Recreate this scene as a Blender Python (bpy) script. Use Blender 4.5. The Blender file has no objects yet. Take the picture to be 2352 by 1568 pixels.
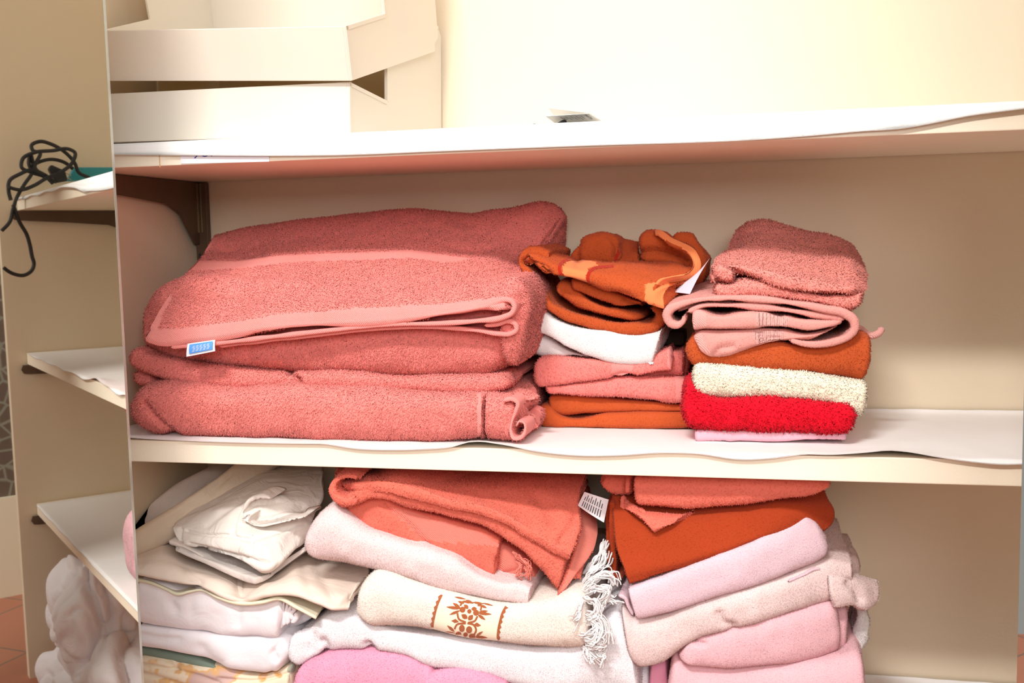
import bpy, bmesh, math, random
import numpy as np
from mathutils import Vector, Matrix
from mathutils.bvhtree import BVHTree
from mathutils.geometry import tessellate_polygon

random.seed(7)
RNG = np.random.default_rng(11)
C = bpy.context.scene.collection
sc = bpy.context.scene

# ------------------------------------------------------------------ camera (measured from the photo)
FPX = 2387.37
R = np.array([[0.9751909, 0.2203112, -0.0215798],
              [-0.0002855, -0.0962332, -0.9953588],
              [-0.2213653, 0.9706710, -0.0937828]])          # world -> (right, down, forward)
CAM = np.array([0.0391812, -1.1329862, -0.1012604])
H, T, D = 0.36, 0.027, 0.2937          # shelf pitch, shelf thickness, shelf depth
XL, XR = -0.768, 0.905                 # inner faces of the two side walls
ZTOP, ZMID, ZBOT = T, -H + T, -0.695   # tops of the three shelves
ZFLOOR, ZCEIL = -1.12, 0.95
MTH, MOFF = -0.374531, -0.514467       # mirror door plane
MN = np.array([math.cos(MTH), math.sin(MTH), 0.0])

def ray(u, v):
    return R.T @ np.array([(u - 1176) / FPX, (v - 784) / FPX, 1.0])
def at(u, v, Y):
    r = ray(u, v); return CAM + r * ((Y - CAM[1]) / r[1])
def atZ(u, v, Z):
    r = ray(u, v); return CAM + r * ((Z - CAM[2]) / r[2])
def refl(P):
    return P - 2 * (P @ MN - MOFF) * MN
def vatX(u, v, X):                     # a point seen in the mirror at (u,v), lying on the plane x = X
    c = refl(CAM); r = ray(u, v); r = r - 2 * (r @ MN) * MN
    return c + r * ((X - c[0]) / r[0])
def vatY(u, v, Y):
    c = refl(CAM); r = ray(u, v); r = r - 2 * (r @ MN) * MN
    return c + r * ((Y - c[1]) / r[1])
def vatZ(u, v, Z):
    c = refl(CAM); r = ray(u, v); r = r - 2 * (r @ MN) * MN
    return c + r * ((Z - c[2]) / r[2])
def proj(P):
    q = (np.asarray(P) - CAM) @ R.T
    return np.stack([1176 + FPX * q[..., 0] / q[..., 2], 784 + FPX * q[..., 1] / q[..., 2]], -1)

# photo-detail rulers: (x, y) read off an enlarged detail -> photo pixel
def ruler(x0, y0, s):
    return lambda pts: [((p[0] / s + x0), (p[1] / s + y0)) + tuple(p[2:]) for p in pts]
kA = ruler(260, 360, 2.2407); kB = ruler(700, 440, 2.529); kC = ruler(1150, 480, 2.704)
kD = ruler(1480, 480, 2.703); kE = ruler(270, 1050, 3.027); kF = ruler(640, 1050, 2.94); kG = ruler(1340, 1060, 3.086)
k0 = lambda pts: list(pts)

# ------------------------------------------------------------------ materials
def srgb(r, g, b):
    f = lambda c: (c / 12.92 if c <= 0.04045 else ((c + 0.055) / 1.055) ** 2.4)
    return tuple(f(x / 255.0) for x in (r, g, b))
def new_mat(name):
    m = bpy.data.materials.new(name); m.use_nodes = True
    nt = m.node_tree; b = nt.nodes['Principled BSDF']; return m, nt, b
def plain(name, col, rough=0.6, metal=0.0, spec=0.4, var=0.0, scale=8.0, bump=0.0, bscale=60.0):
    m, nt, b = new_mat(name)
    b.inputs['Base Color'].default_value = (*col, 1); b.inputs['Roughness'].default_value = rough
    b.inputs['Metallic'].default_value = metal; b.inputs['Specular IOR Level'].default_value = spec
    tc = nt.nodes.new('ShaderNodeTexCoord')
    if var > 0:
        n = nt.nodes.new('ShaderNodeTexNoise'); n.inputs['Scale'].default_value = scale; n.inputs['Detail'].default_value = 5
        nt.links.new(tc.outputs['Object'], n.inputs['Vector'])
        mx = nt.nodes.new('ShaderNodeMix'); mx.data_type = 'RGBA'
        mx.inputs['A'].default_value = (*[c * (1 - var) for c in col], 1); mx.inputs['B'].default_value = (*[min(1, c * (1 + var)) for c in col], 1)
        nt.links.new(n.outputs['Fac'], mx.inputs['Factor']); nt.links.new(mx.outputs['Result'], b.inputs['Base Color'])
    if bump > 0:
        n2 = nt.nodes.new('ShaderNodeTexNoise'); n2.inputs['Scale'].default_value = bscale; n2.inputs['Detail'].default_value = 4
        nt.links.new(tc.outputs['Object'], n2.inputs['Vector'])
        bp = nt.nodes.new('ShaderNodeBump'); bp.inputs['Strength'].default_value = bump; bp.inputs['Distance'].default_value = 0.002
        nt.links.new(n2.outputs['Fac'], bp.inputs['Height']); nt.links.new(bp.outputs['Normal'], b.inputs['Normal'])
    return m
def see_through(nt, b, colsock, f):
    # thin fibres and thin plastic let some light pass
    t = nt.nodes.new('ShaderNodeBsdfTranslucent'); mx = nt.nodes.new('ShaderNodeMixShader'); mx.inputs[0].default_value = f
    if isinstance(colsock, tuple): t.inputs['Color'].default_value = (*colsock, 1)
    else: nt.links.new(colsock, t.inputs['Color'])
    nt.links.new(b.outputs[0], mx.inputs[1]); nt.links.new(t.outputs[0], mx.inputs[2])
    nt.links.new(mx.outputs[0], nt.nodes['Material Output'].inputs['Surface'])
def cloth(name, col, sheen=0.10, weave=0.5, wscale=900.0, rough=0.95, waves=None, dist=0.0008, thru=0.0, wrinkle=0.0, wdir=None):
    """dyed cotton: yarn-to-yarn tint from the mesh, a weave bump, a little sheen"""
    m, nt, b = new_mat(name)
    b.inputs['Roughness'].default_value = rough; b.inputs['Specular IOR Level'].default_value = 0.1
    b.inputs['Sheen Weight'].default_value = sheen; b.inputs['Sheen Roughness'].default_value = 0.6
    b.inputs['Sheen Tint'].default_value = (*[0.5 + 0.5 * c for c in col], 1)
    a = nt.nodes.new('ShaderNodeAttribute'); a.attribute_name = 'tint'
    tc = nt.nodes.new('ShaderNodeTexCoord')
    n = nt.nodes.new('ShaderNodeTexNoise'); n.inputs['Scale'].default_value = 14; n.inputs['Detail'].default_value = 3
    nt.links.new(tc.outputs['Object'], n.inputs['Vector'])
    ad = nt.nodes.new('ShaderNodeMath'); ad.operation = 'MULTIPLY_ADD'; ad.inputs[1].default_value = 0.16; ad.inputs[2].default_value = -0.08
    nt.links.new(n.outputs['Fac'], ad.inputs[0])
    s = nt.nodes.new('ShaderNodeMath'); s.operation = 'ADD'
    nt.links.new(a.outputs['Fac'], s.inputs[0]); nt.links.new(ad.outputs[0], s.inputs[1])
    vm = nt.nodes.new('ShaderNodeVectorMath'); vm.operation = 'SCALE'; vm.inputs[0].default_value = col
    nt.links.new(s.outputs[0], vm.inputs['Scale']); nt.links.new(vm.outputs['Vector'], b.inputs['Base Color'])
    if weave > 0:
        if waves:
            w = nt.nodes.new('ShaderNodeTexWave'); w.inputs['Scale'].default_value = waves[0]; w.inputs['Distortion'].default_value = 1.5
            w.bands_direction = waves[1]; w.inputs['Detail'].default_value = 1; w.inputs['Detail Scale'].default_value = 3
        else:
            w = nt.nodes.new('ShaderNodeTexNoise'); w.inputs['Scale'].default_value = wscale; w.inputs['Detail'].default_value = 2
        nt.links.new(tc.outputs['Object'], w.inputs['Vector'])
        bp = nt.nodes.new('ShaderNodeBump'); bp.inputs['Strength'].default_value = weave; bp.inputs['Distance'].default_value = dist
        nt.links.new(w.outputs['Fac'], bp.inputs['Height']); nt.links.new(bp.outputs['Normal'], b.inputs['Normal'])
        if wrinkle > 0:
            n3 = nt.nodes.new('ShaderNodeTexNoise'); n3.inputs['Scale'].default_value = 30; n3.inputs['Detail'].default_value = 3; n3.inputs['Distortion'].default_value = 1.2
            nt.links.new(tc.outputs['Object'], n3.inputs['Vector'])
            bp2 = nt.nodes.new('ShaderNodeBump'); bp2.inputs['Strength'].default_value = wrinkle; bp2.inputs['Distance'].default_value = 0.006
            nt.links.new(n3.outputs['Fac'], bp2.inputs['Height']); nt.links.new(bp2.outputs['Normal'], bp.inputs['Normal'])
    if thru > 0: see_through(nt, b, vm.outputs['Vector'], thru)
    return m

#@MATERIALS
COL = dict(coral=(0.87, 0.245, 0.215), coral2=(0.78, 0.18, 0.125), salmon=(0.86, 0.285, 0.24), rust=(0.40, 0.05, 0.013),
           orange=(0.53, 0.092, 0.024), palepink=(0.74, 0.33, 0.29), cream=(0.93, 0.81, 0.635), red=(0.76, 0.006, 0.022),
           pinkthin=(0.80, 0.44, 0.52), white=(0.84, 0.80, 0.79), rose=(0.85, 0.655, 0.645), lilac=(0.78, 0.56, 0.62),
           blush=(0.83, 0.635, 0.615), pink=(0.82, 0.48, 0.52), hotpink=(0.80, 0.33, 0.46), ivory=(0.90, 0.78, 0.70), milk=(0.88, 0.825, 0.855))
TERRY = {k: cloth('terry_' + k, v) for k, v in COL.items()}
FLAT = {k: cloth('woven_' + k, tuple(min(0.92, c * 1.03 + 0.06) for c in v), weave=0.8, waves=(260, 'DIAGONAL'), dist=0.0007) for k, v in COL.items()}
SHEET = {
    'offwhite': cloth('sheet_offwhite', (0.84, 0.765, 0.70), sheen=0.1, weave=0.2, wscale=1500, dist=0.0003, wrinkle=0.7),
    'greybeige': cloth('sheet_greybeige', (0.72, 0.63, 0.58), sheen=0.1, weave=0.2, wscale=1500, dist=0.0003, wrinkle=0.5),
    'beige': cloth('sheet_beige', (0.76, 0.62, 0.48), sheen=0.1, weave=0.2, wscale=1500, dist=0.0003, wrinkle=0.5),
    'satin': cloth('sheet_satin', (0.82, 0.68, 0.58), sheen=0.15, weave=0.12, wscale=1500, rough=0.5, dist=0.0003, wrinkle=0.35),
    'butter': cloth('sheet_butter', (0.84, 0.78, 0.58), sheen=0.1, weave=0.12, wscale=1500, dist=0.0003, wrinkle=0.3),
    'flannel': cloth('sheet_flannel', (0.88, 0.82, 0.85), sheen=0.3, weave=0.35, wscale=1200, dist=0.0005, wrinkle=0.3),
    'green': cloth('sheet_green', (0.22, 0.29, 0.24), sheen=0.1, weave=0.3, wscale=1200, dist=0.0003),
    'linen': cloth('sheet_linen', (0.90, 0.87, 0.90), sheen=0.1, weave=0.15, wscale=1500, dist=0.0003, wrinkle=0.5),
}
def floral_mat():
    m, nt, b = new_mat('sheet_floral'); b.inputs['Roughness'].default_value = 0.9
    tc = nt.nodes.new('ShaderNodeTexCoord')
    n = nt.nodes.new('ShaderNodeTexNoise'); n.inputs['Scale'].default_value = 22; n.inputs['Detail'].default_value = 3
    r = nt.nodes.new('ShaderNodeValToRGB'); el = r.color_ramp.elements
    el[0].position = 0.36; el[0].color = (0.34, 0.34, 0.26, 1); el[1].position = 0.40; el[1].color = (0.80, 0.68, 0.50, 1)
    e = el.new(0.57); e.color = (0.80, 0.66, 0.50, 1); e = el.new(0.60); e.color = (0.74, 0.42, 0.16, 1); e = el.new(0.66); e.color = (0.62, 0.42, 0.38, 1)
    nt.links.new(tc.outputs['Object'], n.inputs['Vector']); nt.links.new(n.outputs['Fac'], r.inputs['Fac']); nt.links.new(r.outputs['Color'], b.inputs['Base Color'])
    return m
SHEET['floral'] = floral_mat()
PAINT = plain('cream_paint', (0.775, 0.66, 0.495), 0.55, var=0.03, scale=5, bump=0.12, bscale=220)
SHELFP = plain('cream_shelf_paint', (0.91, 0.82, 0.665), 0.45, var=0.03, scale=6, bump=0.10, bscale=300)
PAPER = plain('white_liner_paper', (0.86, 0.835, 0.82), 0.75, var=0.015, scale=20, bump=0.10, bscale=120)
PLASTIC = plain('white_plastic', (0.88, 0.835, 0.74), 0.32, spec=0.5, var=0.01, scale=4)
see_through(PLASTIC.node_tree, PLASTIC.node_tree.nodes['Principled BSDF'], (0.90, 0.66, 0.30), 0.22)
BROWN = plain('brown_metal', (0.10, 0.058, 0.03), 0.45, spec=0.5, var=0.2, scale=30)
BRASSGLINT = plain('brass_and_glint', (0.42, 0.30, 0.16), 0.35, metal=0.8, var=0.15, scale=60)  # brass of the plug pins, also the painted glints on the rail
BLACK = plain('black_rubber', (0.012, 0.011, 0.012), 0.45)
TEAL = plain('teal_plastic', (0.02, 0.30, 0.35), 0.35)
LABELW = plain('white_label', (0.84, 0.80, 0.84), 0.5)
LILACLABEL = plain('greyish_label', (0.62, 0.56, 0.64), 0.6)
BLUE = plain('blue_print', (0.10, 0.33, 0.80), 0.5, var=0.1, scale=200)
NAVY = plain('navy_print', (0.02, 0.05, 0.30), 0.5)
INK = plain('dark_ink', (0.03, 0.028, 0.03), 0.6)
BLUEINK = plain('blue_ink', (0.03, 0.04, 0.35), 0.6)
KRAFT = plain('tan_tape', (0.66, 0.44, 0.24), 0.5, var=0.1, scale=30)
EMBR = cloth('copper_embroidery', (0.50, 0.13, 0.035), sheen=0.3, weave=0.8, waves=(420, 'X'), dist=0.0006)
RIBBED = cloth('ribbed_palepink', (0.80, 0.40, 0.36), sheen=0.2, weave=1.0, waves=(78, 'X'), dist=0.002)
PEACH = cloth('woven_peach', (0.84, 0.245, 0.085), sheen=0.2, weave=0.25, waves=(120, 'X'), dist=0.0007)
SATINBAND = cloth('cream_band', (0.86, 0.78, 0.60), sheen=0.2, weave=0.2, wscale=1600, rough=0.6, dist=0.0003)
REDSTRIPE = cloth('dark_red_stripe', (0.42, 0.02, 0.008), sheen=0.2, weave=0.4)
PLATE = plain('paper_card', (0.78, 0.76, 0.70), 0.6)
STEELRIM = plain('bevel_glass', (0.46, 0.50, 0.45), 0.25, metal=0.15, spec=0.5)
def mirror_mat():
    m, nt, b = new_mat('silver_mirror'); b.inputs['Metallic'].default_value = 1.0; b.inputs['Roughness'].default_value = 0.015
    b.inputs['Base Color'].default_value = (0.775, 0.77, 0.73, 1); return m
MIRROR = mirror_mat()
def bark_mat():
    m, nt, b = new_mat('brown_patterned_paper'); b.inputs['Roughness'].default_value = 0.7
    tc = nt.nodes.new('ShaderNodeTexCoord'); v = nt.nodes.new('ShaderNodeTexVoronoi'); v.feature = 'DISTANCE_TO_EDGE'; v.inputs['Scale'].default_value = 22
    r = nt.nodes.new('ShaderNodeValToRGB'); el = r.color_ramp.elements
    el[0].position = 0.03; el[0].color = (0.24, 0.22, 0.16, 1); el[1].position = 0.10; el[1].color = (0.13, 0.085, 0.06, 1)
    nt.links.new(tc.outputs['Object'], v.inputs['Vector']); nt.links.new(v.outputs['Distance'], r.inputs['Fac']); nt.links.new(r.outputs['Color'], b.inputs['Base Color'])
    return m
BARK = bark_mat()
def tile_mat():
    m, nt, b = new_mat('terracotta_tiles'); b.inputs['Roughness'].default_value = 0.4
    tc = nt.nodes.new('ShaderNodeTexCoord'); mp = nt.nodes.new('ShaderNodeMapping'); mp.inputs['Rotation'].default_value = (0, 0, 0.6)
    k = nt.nodes.new('ShaderNodeTexBrick'); k.offset = 0.0; k.inputs['Scale'].default_value = 3.3; k.inputs['Mortar Size'].default_value = 0.012
    k.inputs['Brick Width'].default_value = 1.0; k.inputs['Row Height'].default_value = 1.0
    k.inputs['Color1'].default_value = (0.42, 0.15, 0.085, 1); k.inputs['Color2'].default_value = (0.46, 0.17, 0.10, 1); k.inputs['Mortar'].default_value = (0.20, 0.13, 0.09, 1)
    nt.links.new(tc.outputs['Object'], mp.inputs['Vector']); nt.links.new(mp.outputs['Vector'], k.inputs['Vector']); nt.links.new(k.outputs['Color'], b.inputs['Base Color'])
    return m
TILE = tile_mat()

# ------------------------------------------------------------------ object helpers
def tag(o, label=None, cat=None, group=None, kind=None):
    if label: o['label'] = label
    if cat: o['category'] = cat
    if group: o['group'] = group
    if kind: o['kind'] = kind
    return o
def empty(name, loc, label, cat, group=None):
    o = bpy.data.objects.new(name, None); C.objects.link(o); o.location = Vector(loc); o.empty_display_size = 0.02
    return tag(o, label, cat, group)
def put(name, me, mats, parent=None):
    o = bpy.data.objects.new(name, me); C.objects.link(o)
    for m in (mats if isinstance(mats, (list, tuple)) else [mats]): me.materials.append(m)
    if parent is not None:
        o.parent = parent; o.matrix_parent_inverse = Matrix.Translation(-Vector(parent.location))
    return o
def poly_mesh(name, verts, faces, smooth=False):
    me = bpy.data.meshes.new(name); me.from_pydata([tuple(map(float, v)) for v in verts], [], faces); me.update()
    if smooth: me.shade_smooth()
    return me
def box_bm(bm, lo, hi):
    r = bmesh.ops.create_cube(bm, size=1.0)
    c = [(lo[i] + hi[i]) / 2 for i in range(3)]; s = [hi[i] - lo[i] for i in range(3)]
    for v in r['verts']: v.co = Vector([c[i] + v.co[i] * s[i] for i in range(3)])
def box(name, lo, hi, mat, parent=None, bev=0.0):
    bm = bmesh.new(); box_bm(bm, lo, hi)
    if bev > 0: bmesh.ops.bevel(bm, geom=bm.edges[:], offset=bev, segments=2, affect='EDGES', profile=0.6)
    me = bpy.data.meshes.new(name); bm.to_mesh(me); bm.free(); return put(name, me, mat, parent)
def prism(name, pts, vec, mat, parent=None, bev=0.0):
    """closed solid: a polygon of 3-D points pushed along vec"""
    n = len(pts); pts = [np.array(p, float) for p in pts]; v = pts + [p + np.array(vec) for p in pts]
    f = [tuple(range(n)), tuple(range(2 * n - 1, n - 1, -1))] + [(i, i + n, (i + 1) % n + n, (i + 1) % n) for i in range(n)]
    bm = bmesh.new(); bv = [bm.verts.new(tuple(q)) for q in v]
    for q in f: bm.faces.new([bv[i] for i in q])
    bmesh.ops.recalc_face_normals(bm, faces=bm.faces)
    if bev > 0: bmesh.ops.bevel(bm, geom=bm.edges[:], offset=bev, segments=1, affect='EDGES')
    me = bpy.data.meshes.new(name); bm.to_mesh(me); bm.free(); return put(name, me, mat, parent)

def spline(pts, n, par=None):
    """smooth curve through pts (any dimension), n samples evenly along it"""
    P = np.array(pts, float)
    if len(P) == 2: return P[0] + (P[1] - P[0]) * np.linspace(0, 1, n)[:, None]
    d = np.linalg.norm(np.diff(P, axis=0), axis=1); d = np.maximum(d, 1e-9)
    t = np.concatenate([[0], np.cumsum(d)])
    m = np.zeros_like(P); s = np.diff(P, axis=0) / d[:, None]
    m[0], m[-1] = s[0], s[-1]
    w0 = d[1:, None]; w1 = d[:-1, None]; m[1:-1] = (s[:-1] * w0 + s[1:] * w1) / (w0 + w1)
    x = (np.linspace(0, 1, n) if par is None else np.asarray(par)) * t[-1]
    i = np.clip(np.searchsorted(t, x, 'right') - 1, 0, len(d) - 1)
    h = d[i]; q = ((x - t[i]) / h)[:, None]; h = h[:, None]
    return ((2 * q**3 - 3 * q**2 + 1) * P[i] + (q**3 - 2 * q**2 + q) * h * m[i] + (-2 * q**3 + 3 * q**2) * P[i + 1] + (q**3 - q**2) * h * m[i + 1])

def vnoise(P, seed=0):
    """smooth 3-D value noise in -1..1"""
    P = np.asarray(P, float); i = np.floor(P).astype(np.int64); f = P - i; f = f * f * f * (f * (f * 6 - 15) + 10)
    def h(a, b, c):
        x = (a * 73856093) ^ (b * 19349663) ^ (c * 83492791) ^ (seed * 2654435761 % 1000003)
        x = (x ^ (x >> 13)) * 1274126177; x = (x ^ (x >> 16)) & 0x7fffffff
        return x / float(0x7fffffff) * 2 - 1
    r = 0
    for a in (0, 1):
        for b in (0, 1):
            for c in (0, 1):
                w = (f[..., 0] if a else 1 - f[..., 0]) * (f[..., 1] if b else 1 - f[..., 1]) * (f[..., 2] if c else 1 - f[..., 2])
                r = r + w * h(i[..., 0] + a, i[..., 1] + b, i[..., 2] + c)
    return r
def tube(name, pts, rad, mat, parent=None, n=80, seg=8):
    P = spline(pts, n); return put(name, tube_mesh(name, [(P, rad)], seg), mat, parent)
def tube_mesh(name, runs, seg=6):
    V, F = [], []
    for P, rad in runs:
        n = len(P); rad = np.full(n, rad) if np.isscalar(rad) else np.asarray(rad)
        t = np.gradient(P, axis=0); t /= np.maximum(np.linalg.norm(t, axis=1), 1e-9)[:, None]
        a = np.array([0.3, 0.2, 0.93]); b0 = len(V)
        for k in range(n):
            a = a - t[k] * (a @ t[k]); a /= np.linalg.norm(a) + 1e-9; c = np.cross(t[k], a)
            for j in range(seg):
                th = 2 * math.pi * j / seg; V.append(P[k] + rad[k] * (a * math.cos(th) + c * math.sin(th)))
        for k in range(n - 1):
            for j in range(seg):
                F.append((b0 + k * seg + j, b0 + k * seg + (j + 1) % seg, b0 + (k + 1) * seg + (j + 1) % seg, b0 + (k + 1) * seg + j))
        F.append(tuple(b0 + j for j in range(seg))[::-1]); F.append(tuple(b0 + (n - 1) * seg + j for j in range(seg)))
    me = poly_mesh(name, V, F, True); a_ = me.attributes.new('tint', 'FLOAT', 'POINT'); a_.data.foreach_set('value', np.ones(len(V), np.float32)); return me

# ------------------------------------------------------------------ cloth
RES = 0.0028
TUFTS = [0]
def biggest(F, ins):
    # of the chosen faces keep only the largest connected patch
    ids = np.nonzero(ins)[0]
    if len(ids) == 0: return ids
    lab = {}
    def find(x):
        while lab.setdefault(x, x) != x: lab[x] = lab[lab[x]]; x = lab[x]
        return x
    for f in F[ids].tolist():
        r0 = find(f[0])
        for v in f[1:]: lab[find(v)] = r0
    roots = np.array([find(f) for f in F[ids, 0].tolist()]); u, n = np.unique(roots, return_counts=True)
    return ids[roots == u[n.argmax()]]
class Cloth:
    """one folded cloth = several thick layers welded into one mesh, creased, given pile and split into its woven parts"""
    def __init__(s): s.draped = False; s.V = []; s.F = []; s.n = 0
    def grid(s, P, closed=True, caps=True):
        nu, nb = P.shape[:2]; idx = np.arange(nu * nb).reshape(nu, nb) + s.n
        s.V.append(P.reshape(-1, 3)); s.n += nu * nb
        if closed: a, b = idx, np.roll(idx, -1, 1)
        else: a, b = idx[:, :-1], idx[:, 1:]
        q = np.stack([a[:-1], a[1:], b[1:], b[:-1]], -1).reshape(-1, 4); s.F.append(q)
        if closed and caps:
            for k, i in ((0, 1), (nu - 1, -1)):
                c = P[k].mean(0)[None]; s.V.append(c); ci = s.n; s.n += 1
                r = idx[k]; r2 = np.roll(r, -1)
                f = np.stack([np.full(nb, ci), r, r2, r2], -1) if i > 0 else np.stack([np.full(nb, ci), r2, r, r], -1)
                s.F.append(f)
    def _loop(s, Ct, Wv, h, Y0, depth, rise, ends, bul, yend):
        """Ct centre points in the front view, Wv unit across-vectors, h half thickness, Y0 front depth per station"""
        n = len(Ct); arc = int(np.clip(3.2 * h.max() / RES, 8, 70)); nf = 12
        e = np.ones(n); L = np.concatenate([[0], np.cumsum(np.linalg.norm(np.diff(Ct, axis=0), axis=1))])
        for side, (re, pw) in enumerate(ends):
            if re <= 0: continue
            dd = L if side == 0 else L[-1] - L
            q = np.clip(1 - dd / re, 0, 1); e = np.minimum(e, np.maximum(1 - q ** pw, 0.0) ** (1 / pw))
        e = np.maximum(e, 0.02)
        th = np.linspace(math.pi / 2, -math.pi / 2, arc)
        pw = 2 / 2.6
        cy = np.sign(np.cos(th)) * np.abs(np.cos(th)) ** pw; cz = np.sign(np.sin(th)) * np.abs(np.sin(th)) ** pw
        back = np.linspace(1, 0, nf, endpoint=False) ** 1.6
        P = np.zeros((n, arc + 2 * nf, 3))
        for k in range(n):
            rb = min(h[k] * bul, depth * 0.4); y0 = Y0[k] + yend * (1 - e[k]) * 1.0
            hh = h[k] * e[k]; dep = depth - (y0 - Y0[k])
            yy = np.concatenate([y0 + rb + (dep - rb) * back, y0 + rb - rb * cy, (y0 + rb + (dep - rb) * back)[::-1]])
            zz = np.concatenate([np.full(nf, hh), hh * cz, np.full(nf, -hh)])
            rr = np.concatenate([rise[0] * back ** 1.2, np.zeros(arc), (rise[1] * back ** 1.2)[::-1]])
            P[k] = Ct[k] + Wv[k] * zz[:, None]; P[k, :, 1] = yy; P[k, :, 2] += rr
        return P[:, ::-1]
    def slab(s, top, bot, Y0, depth, rise=(0, 0), ends=((0.012, 2.4), (0.012, 2.4)), bul=1.0, yend=0.015, dres=1.0):
        """layer given by its traced upper and lower edges"""
        y0 = np.mean([a[1] for a in Y0]) if isinstance(Y0, (list, tuple)) else Y0
        tp = spline([at(p[0], p[1], y0) for p in top], 200); bt = spline([at(p[0], p[1], y0) for p in bot], 200)
        L = np.linalg.norm(np.diff((tp + bt) / 2, axis=0), axis=1).sum()
        n = int(np.clip(L / (RES * dres), 12, 260))
        x = np.linspace(0, 1, n); x = x + 0.06 * -np.sin(2 * np.pi * x) / 1.0   # denser towards the ends
        x = np.clip(x, 0, 1)
        tp = spline(tp[::4].tolist() + [tp[-1].tolist()], n, x); bt = spline(bt[::4].tolist() + [bt[-1].tolist()], n, x)
        Ct = (tp + bt) / 2; W = tp - bt; h = np.linalg.norm(W, axis=1) / 2; W = W / np.maximum(2 * h, 1e-6)[:, None]
        yy = np.interp(x, [a[0] for a in Y0], [a[1] for a in Y0]) if isinstance(Y0, (list, tuple)) else np.full(n, Y0)
        s.grid(s._loop(Ct, W, h, yy, depth, rise, ends, bul, yend)); return s
    def ribbon(s, path, tpx, Y0, depth, rise=(0, 0), ends=((0.004, 2.2), (0.004, 2.2)), bul=1.0, yend=0.0):
        """a layer seen edge-on: its centre line in the photo and its thickness in photo pixels"""
        y0 = np.mean([a[1] for a in Y0]) if isinstance(Y0, (list, tuple)) else Y0
        W0 = np.array([at(p[0], p[1], y0) for p in path]); px = np.linalg.norm(at(path[0][0] + 1, path[0][1], y0) - at(path[0][0], path[0][1], y0))
        L = np.linalg.norm(np.diff(W0, axis=0), axis=1).sum(); n = int(np.clip(L / (RES * 0.8), 14, 320))
        Ct = spline(W0, n); t = np.gradient(Ct, axis=0); t[:, 1] = 0; t /= np.maximum(np.linalg.norm(t, axis=1), 1e-9)[:, None]
        W = np.stack([-t[:, 2], np.zeros(n), t[:, 0]], -1)
        tp = np.interp(np.linspace(0, 1, n), np.linspace(0, 1, len(tpx)), tpx) if not np.isscalar(tpx) else np.full(n, tpx)
        h = tp * px / 2; x = np.linspace(0, 1, n)
        yy = np.interp(x, [a[0] for a in Y0], [a[1] for a in Y0]) if isinstance(Y0, (list, tuple)) else np.full(n, Y0)
        s.grid(s._loop(Ct, W, h, yy, depth, rise, ends, bul, yend)); return s
    def sheet(s, rows, thick=0.005, world=False, nv=None, nu=None):
        """a draped layer: rows of (u, v, depth) swept into a surface, given thickness with rounded rims"""
        s.draped = True
        Wd = [np.array([p if world else at(*p) for p in r], float) for r in rows]
        Lu = max(np.linalg.norm(np.diff(w, axis=0), axis=1).sum() for w in Wd); nu = nu or int(np.clip(Lu / RES, 10, 240))
        cols = np.stack([spline(w, nu) for w in Wd])                         # rows x nu x 3
        Lv = np.linalg.norm(np.diff(cols, axis=0), axis=2).sum(0).max(); nv = nv or int(np.clip(Lv / RES, 10, 160))
        P = np.stack([spline(cols[:, k], nv) for k in range(nu)])            # nu x nv x 3
        N = np.cross(np.gradient(P, axis=0), np.gradient(P, axis=1)); N /= np.maximum(np.linalg.norm(N, axis=2), 1e-12)[..., None]
        mid = N[nu // 2, nv // 2]
        if mid @ (CAM - P[nu // 2, nv // 2]) < 0: N = -N
        Q = P - N * thick
        rim0 = (P[:, 0] + Q[:, 0]) / 2 - (P[:, 1] - P[:, 0]) * 0.8; rim1 = (P[:, -1] + Q[:, -1]) / 2 + (P[:, -1] - P[:, -2]) * 0.8
        loop = np.concatenate([rim0[:, None], P, rim1[:, None], Q[:, ::-1]], 1)
        flip = np.cross(P[1, 0] - P[0, 0], P[0, 1] - P[0, 0]) @ N[0, 0]
        s.grid(loop if flip > 0 else loop[:, ::-1]); return s
    def finish(s, name, label, cat, mat, creases=(), noise=((0.0016, 26), (0.0006, 80)), bands=(), pile=None, group=None, parent=None, seed=0, tint=0.93, ripples=(), zmax=None):
        V = np.concatenate(s.V); F = np.concatenate(s.F)
        def normals(V):
            a = V[F[:, 2]] - V[F[:, 0]]; b = V[F[:, 3]] - V[F[:, 1]]; fn = np.cross(a, b)
            tri = F[:, 2] == F[:, 3]
            fn[tri] = np.cross(V[F[tri, 1]] - V[F[tri, 0]], V[F[tri, 2]] - V[F[tri, 0]])
            vn = np.zeros_like(V)
            for k in range(4): np.add.at(vn, F[:, k], fn)
            return fn, vn / np.maximum(np.linalg.norm(vn, axis=1), 1e-12)[:, None]
        fn, vn = normals(V)
        for i, (amp, fr) in enumerate(noise):
            V = V + vn * (amp * vnoise(V * fr + 5.3 * seed, seed + i))[:, None]
        for (amp, fr, dirv) in ripples:
            ph = V @ np.array(dirv) * fr + 2.5 * vnoise(V * 9, seed + 5); V = V + vn * (amp * np.sin(ph))[:, None]
        if creases:
            uv = proj(V)
            for (pl, w, dep) in creases:
                pl = np.array(spline(pl, 40)); d2 = np.full(len(V), 1e9)
                for k in range(39):
                    a, b = pl[k], pl[k + 1]; ab = b - a; t = np.clip(((uv - a) @ ab) / max(ab @ ab, 1e-9), 0, 1)
                    d2 = np.minimum(d2, ((uv - a - t[:, None] * ab) ** 2).sum(1))
                g = np.exp(-d2 / (w * w)) * dep
                V = V - vn * g[:, None] * 0.6; V[:, 1] += g * 0.4
        V[:, 1] = np.minimum(V[:, 1], D - 0.003); V[:, 0] = np.maximum(V[:, 0], XL + 0.003)
        if zmax is not None: V[:, 2] = np.minimum(V[:, 2], zmax)
        fn, vn = normals(V)
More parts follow.
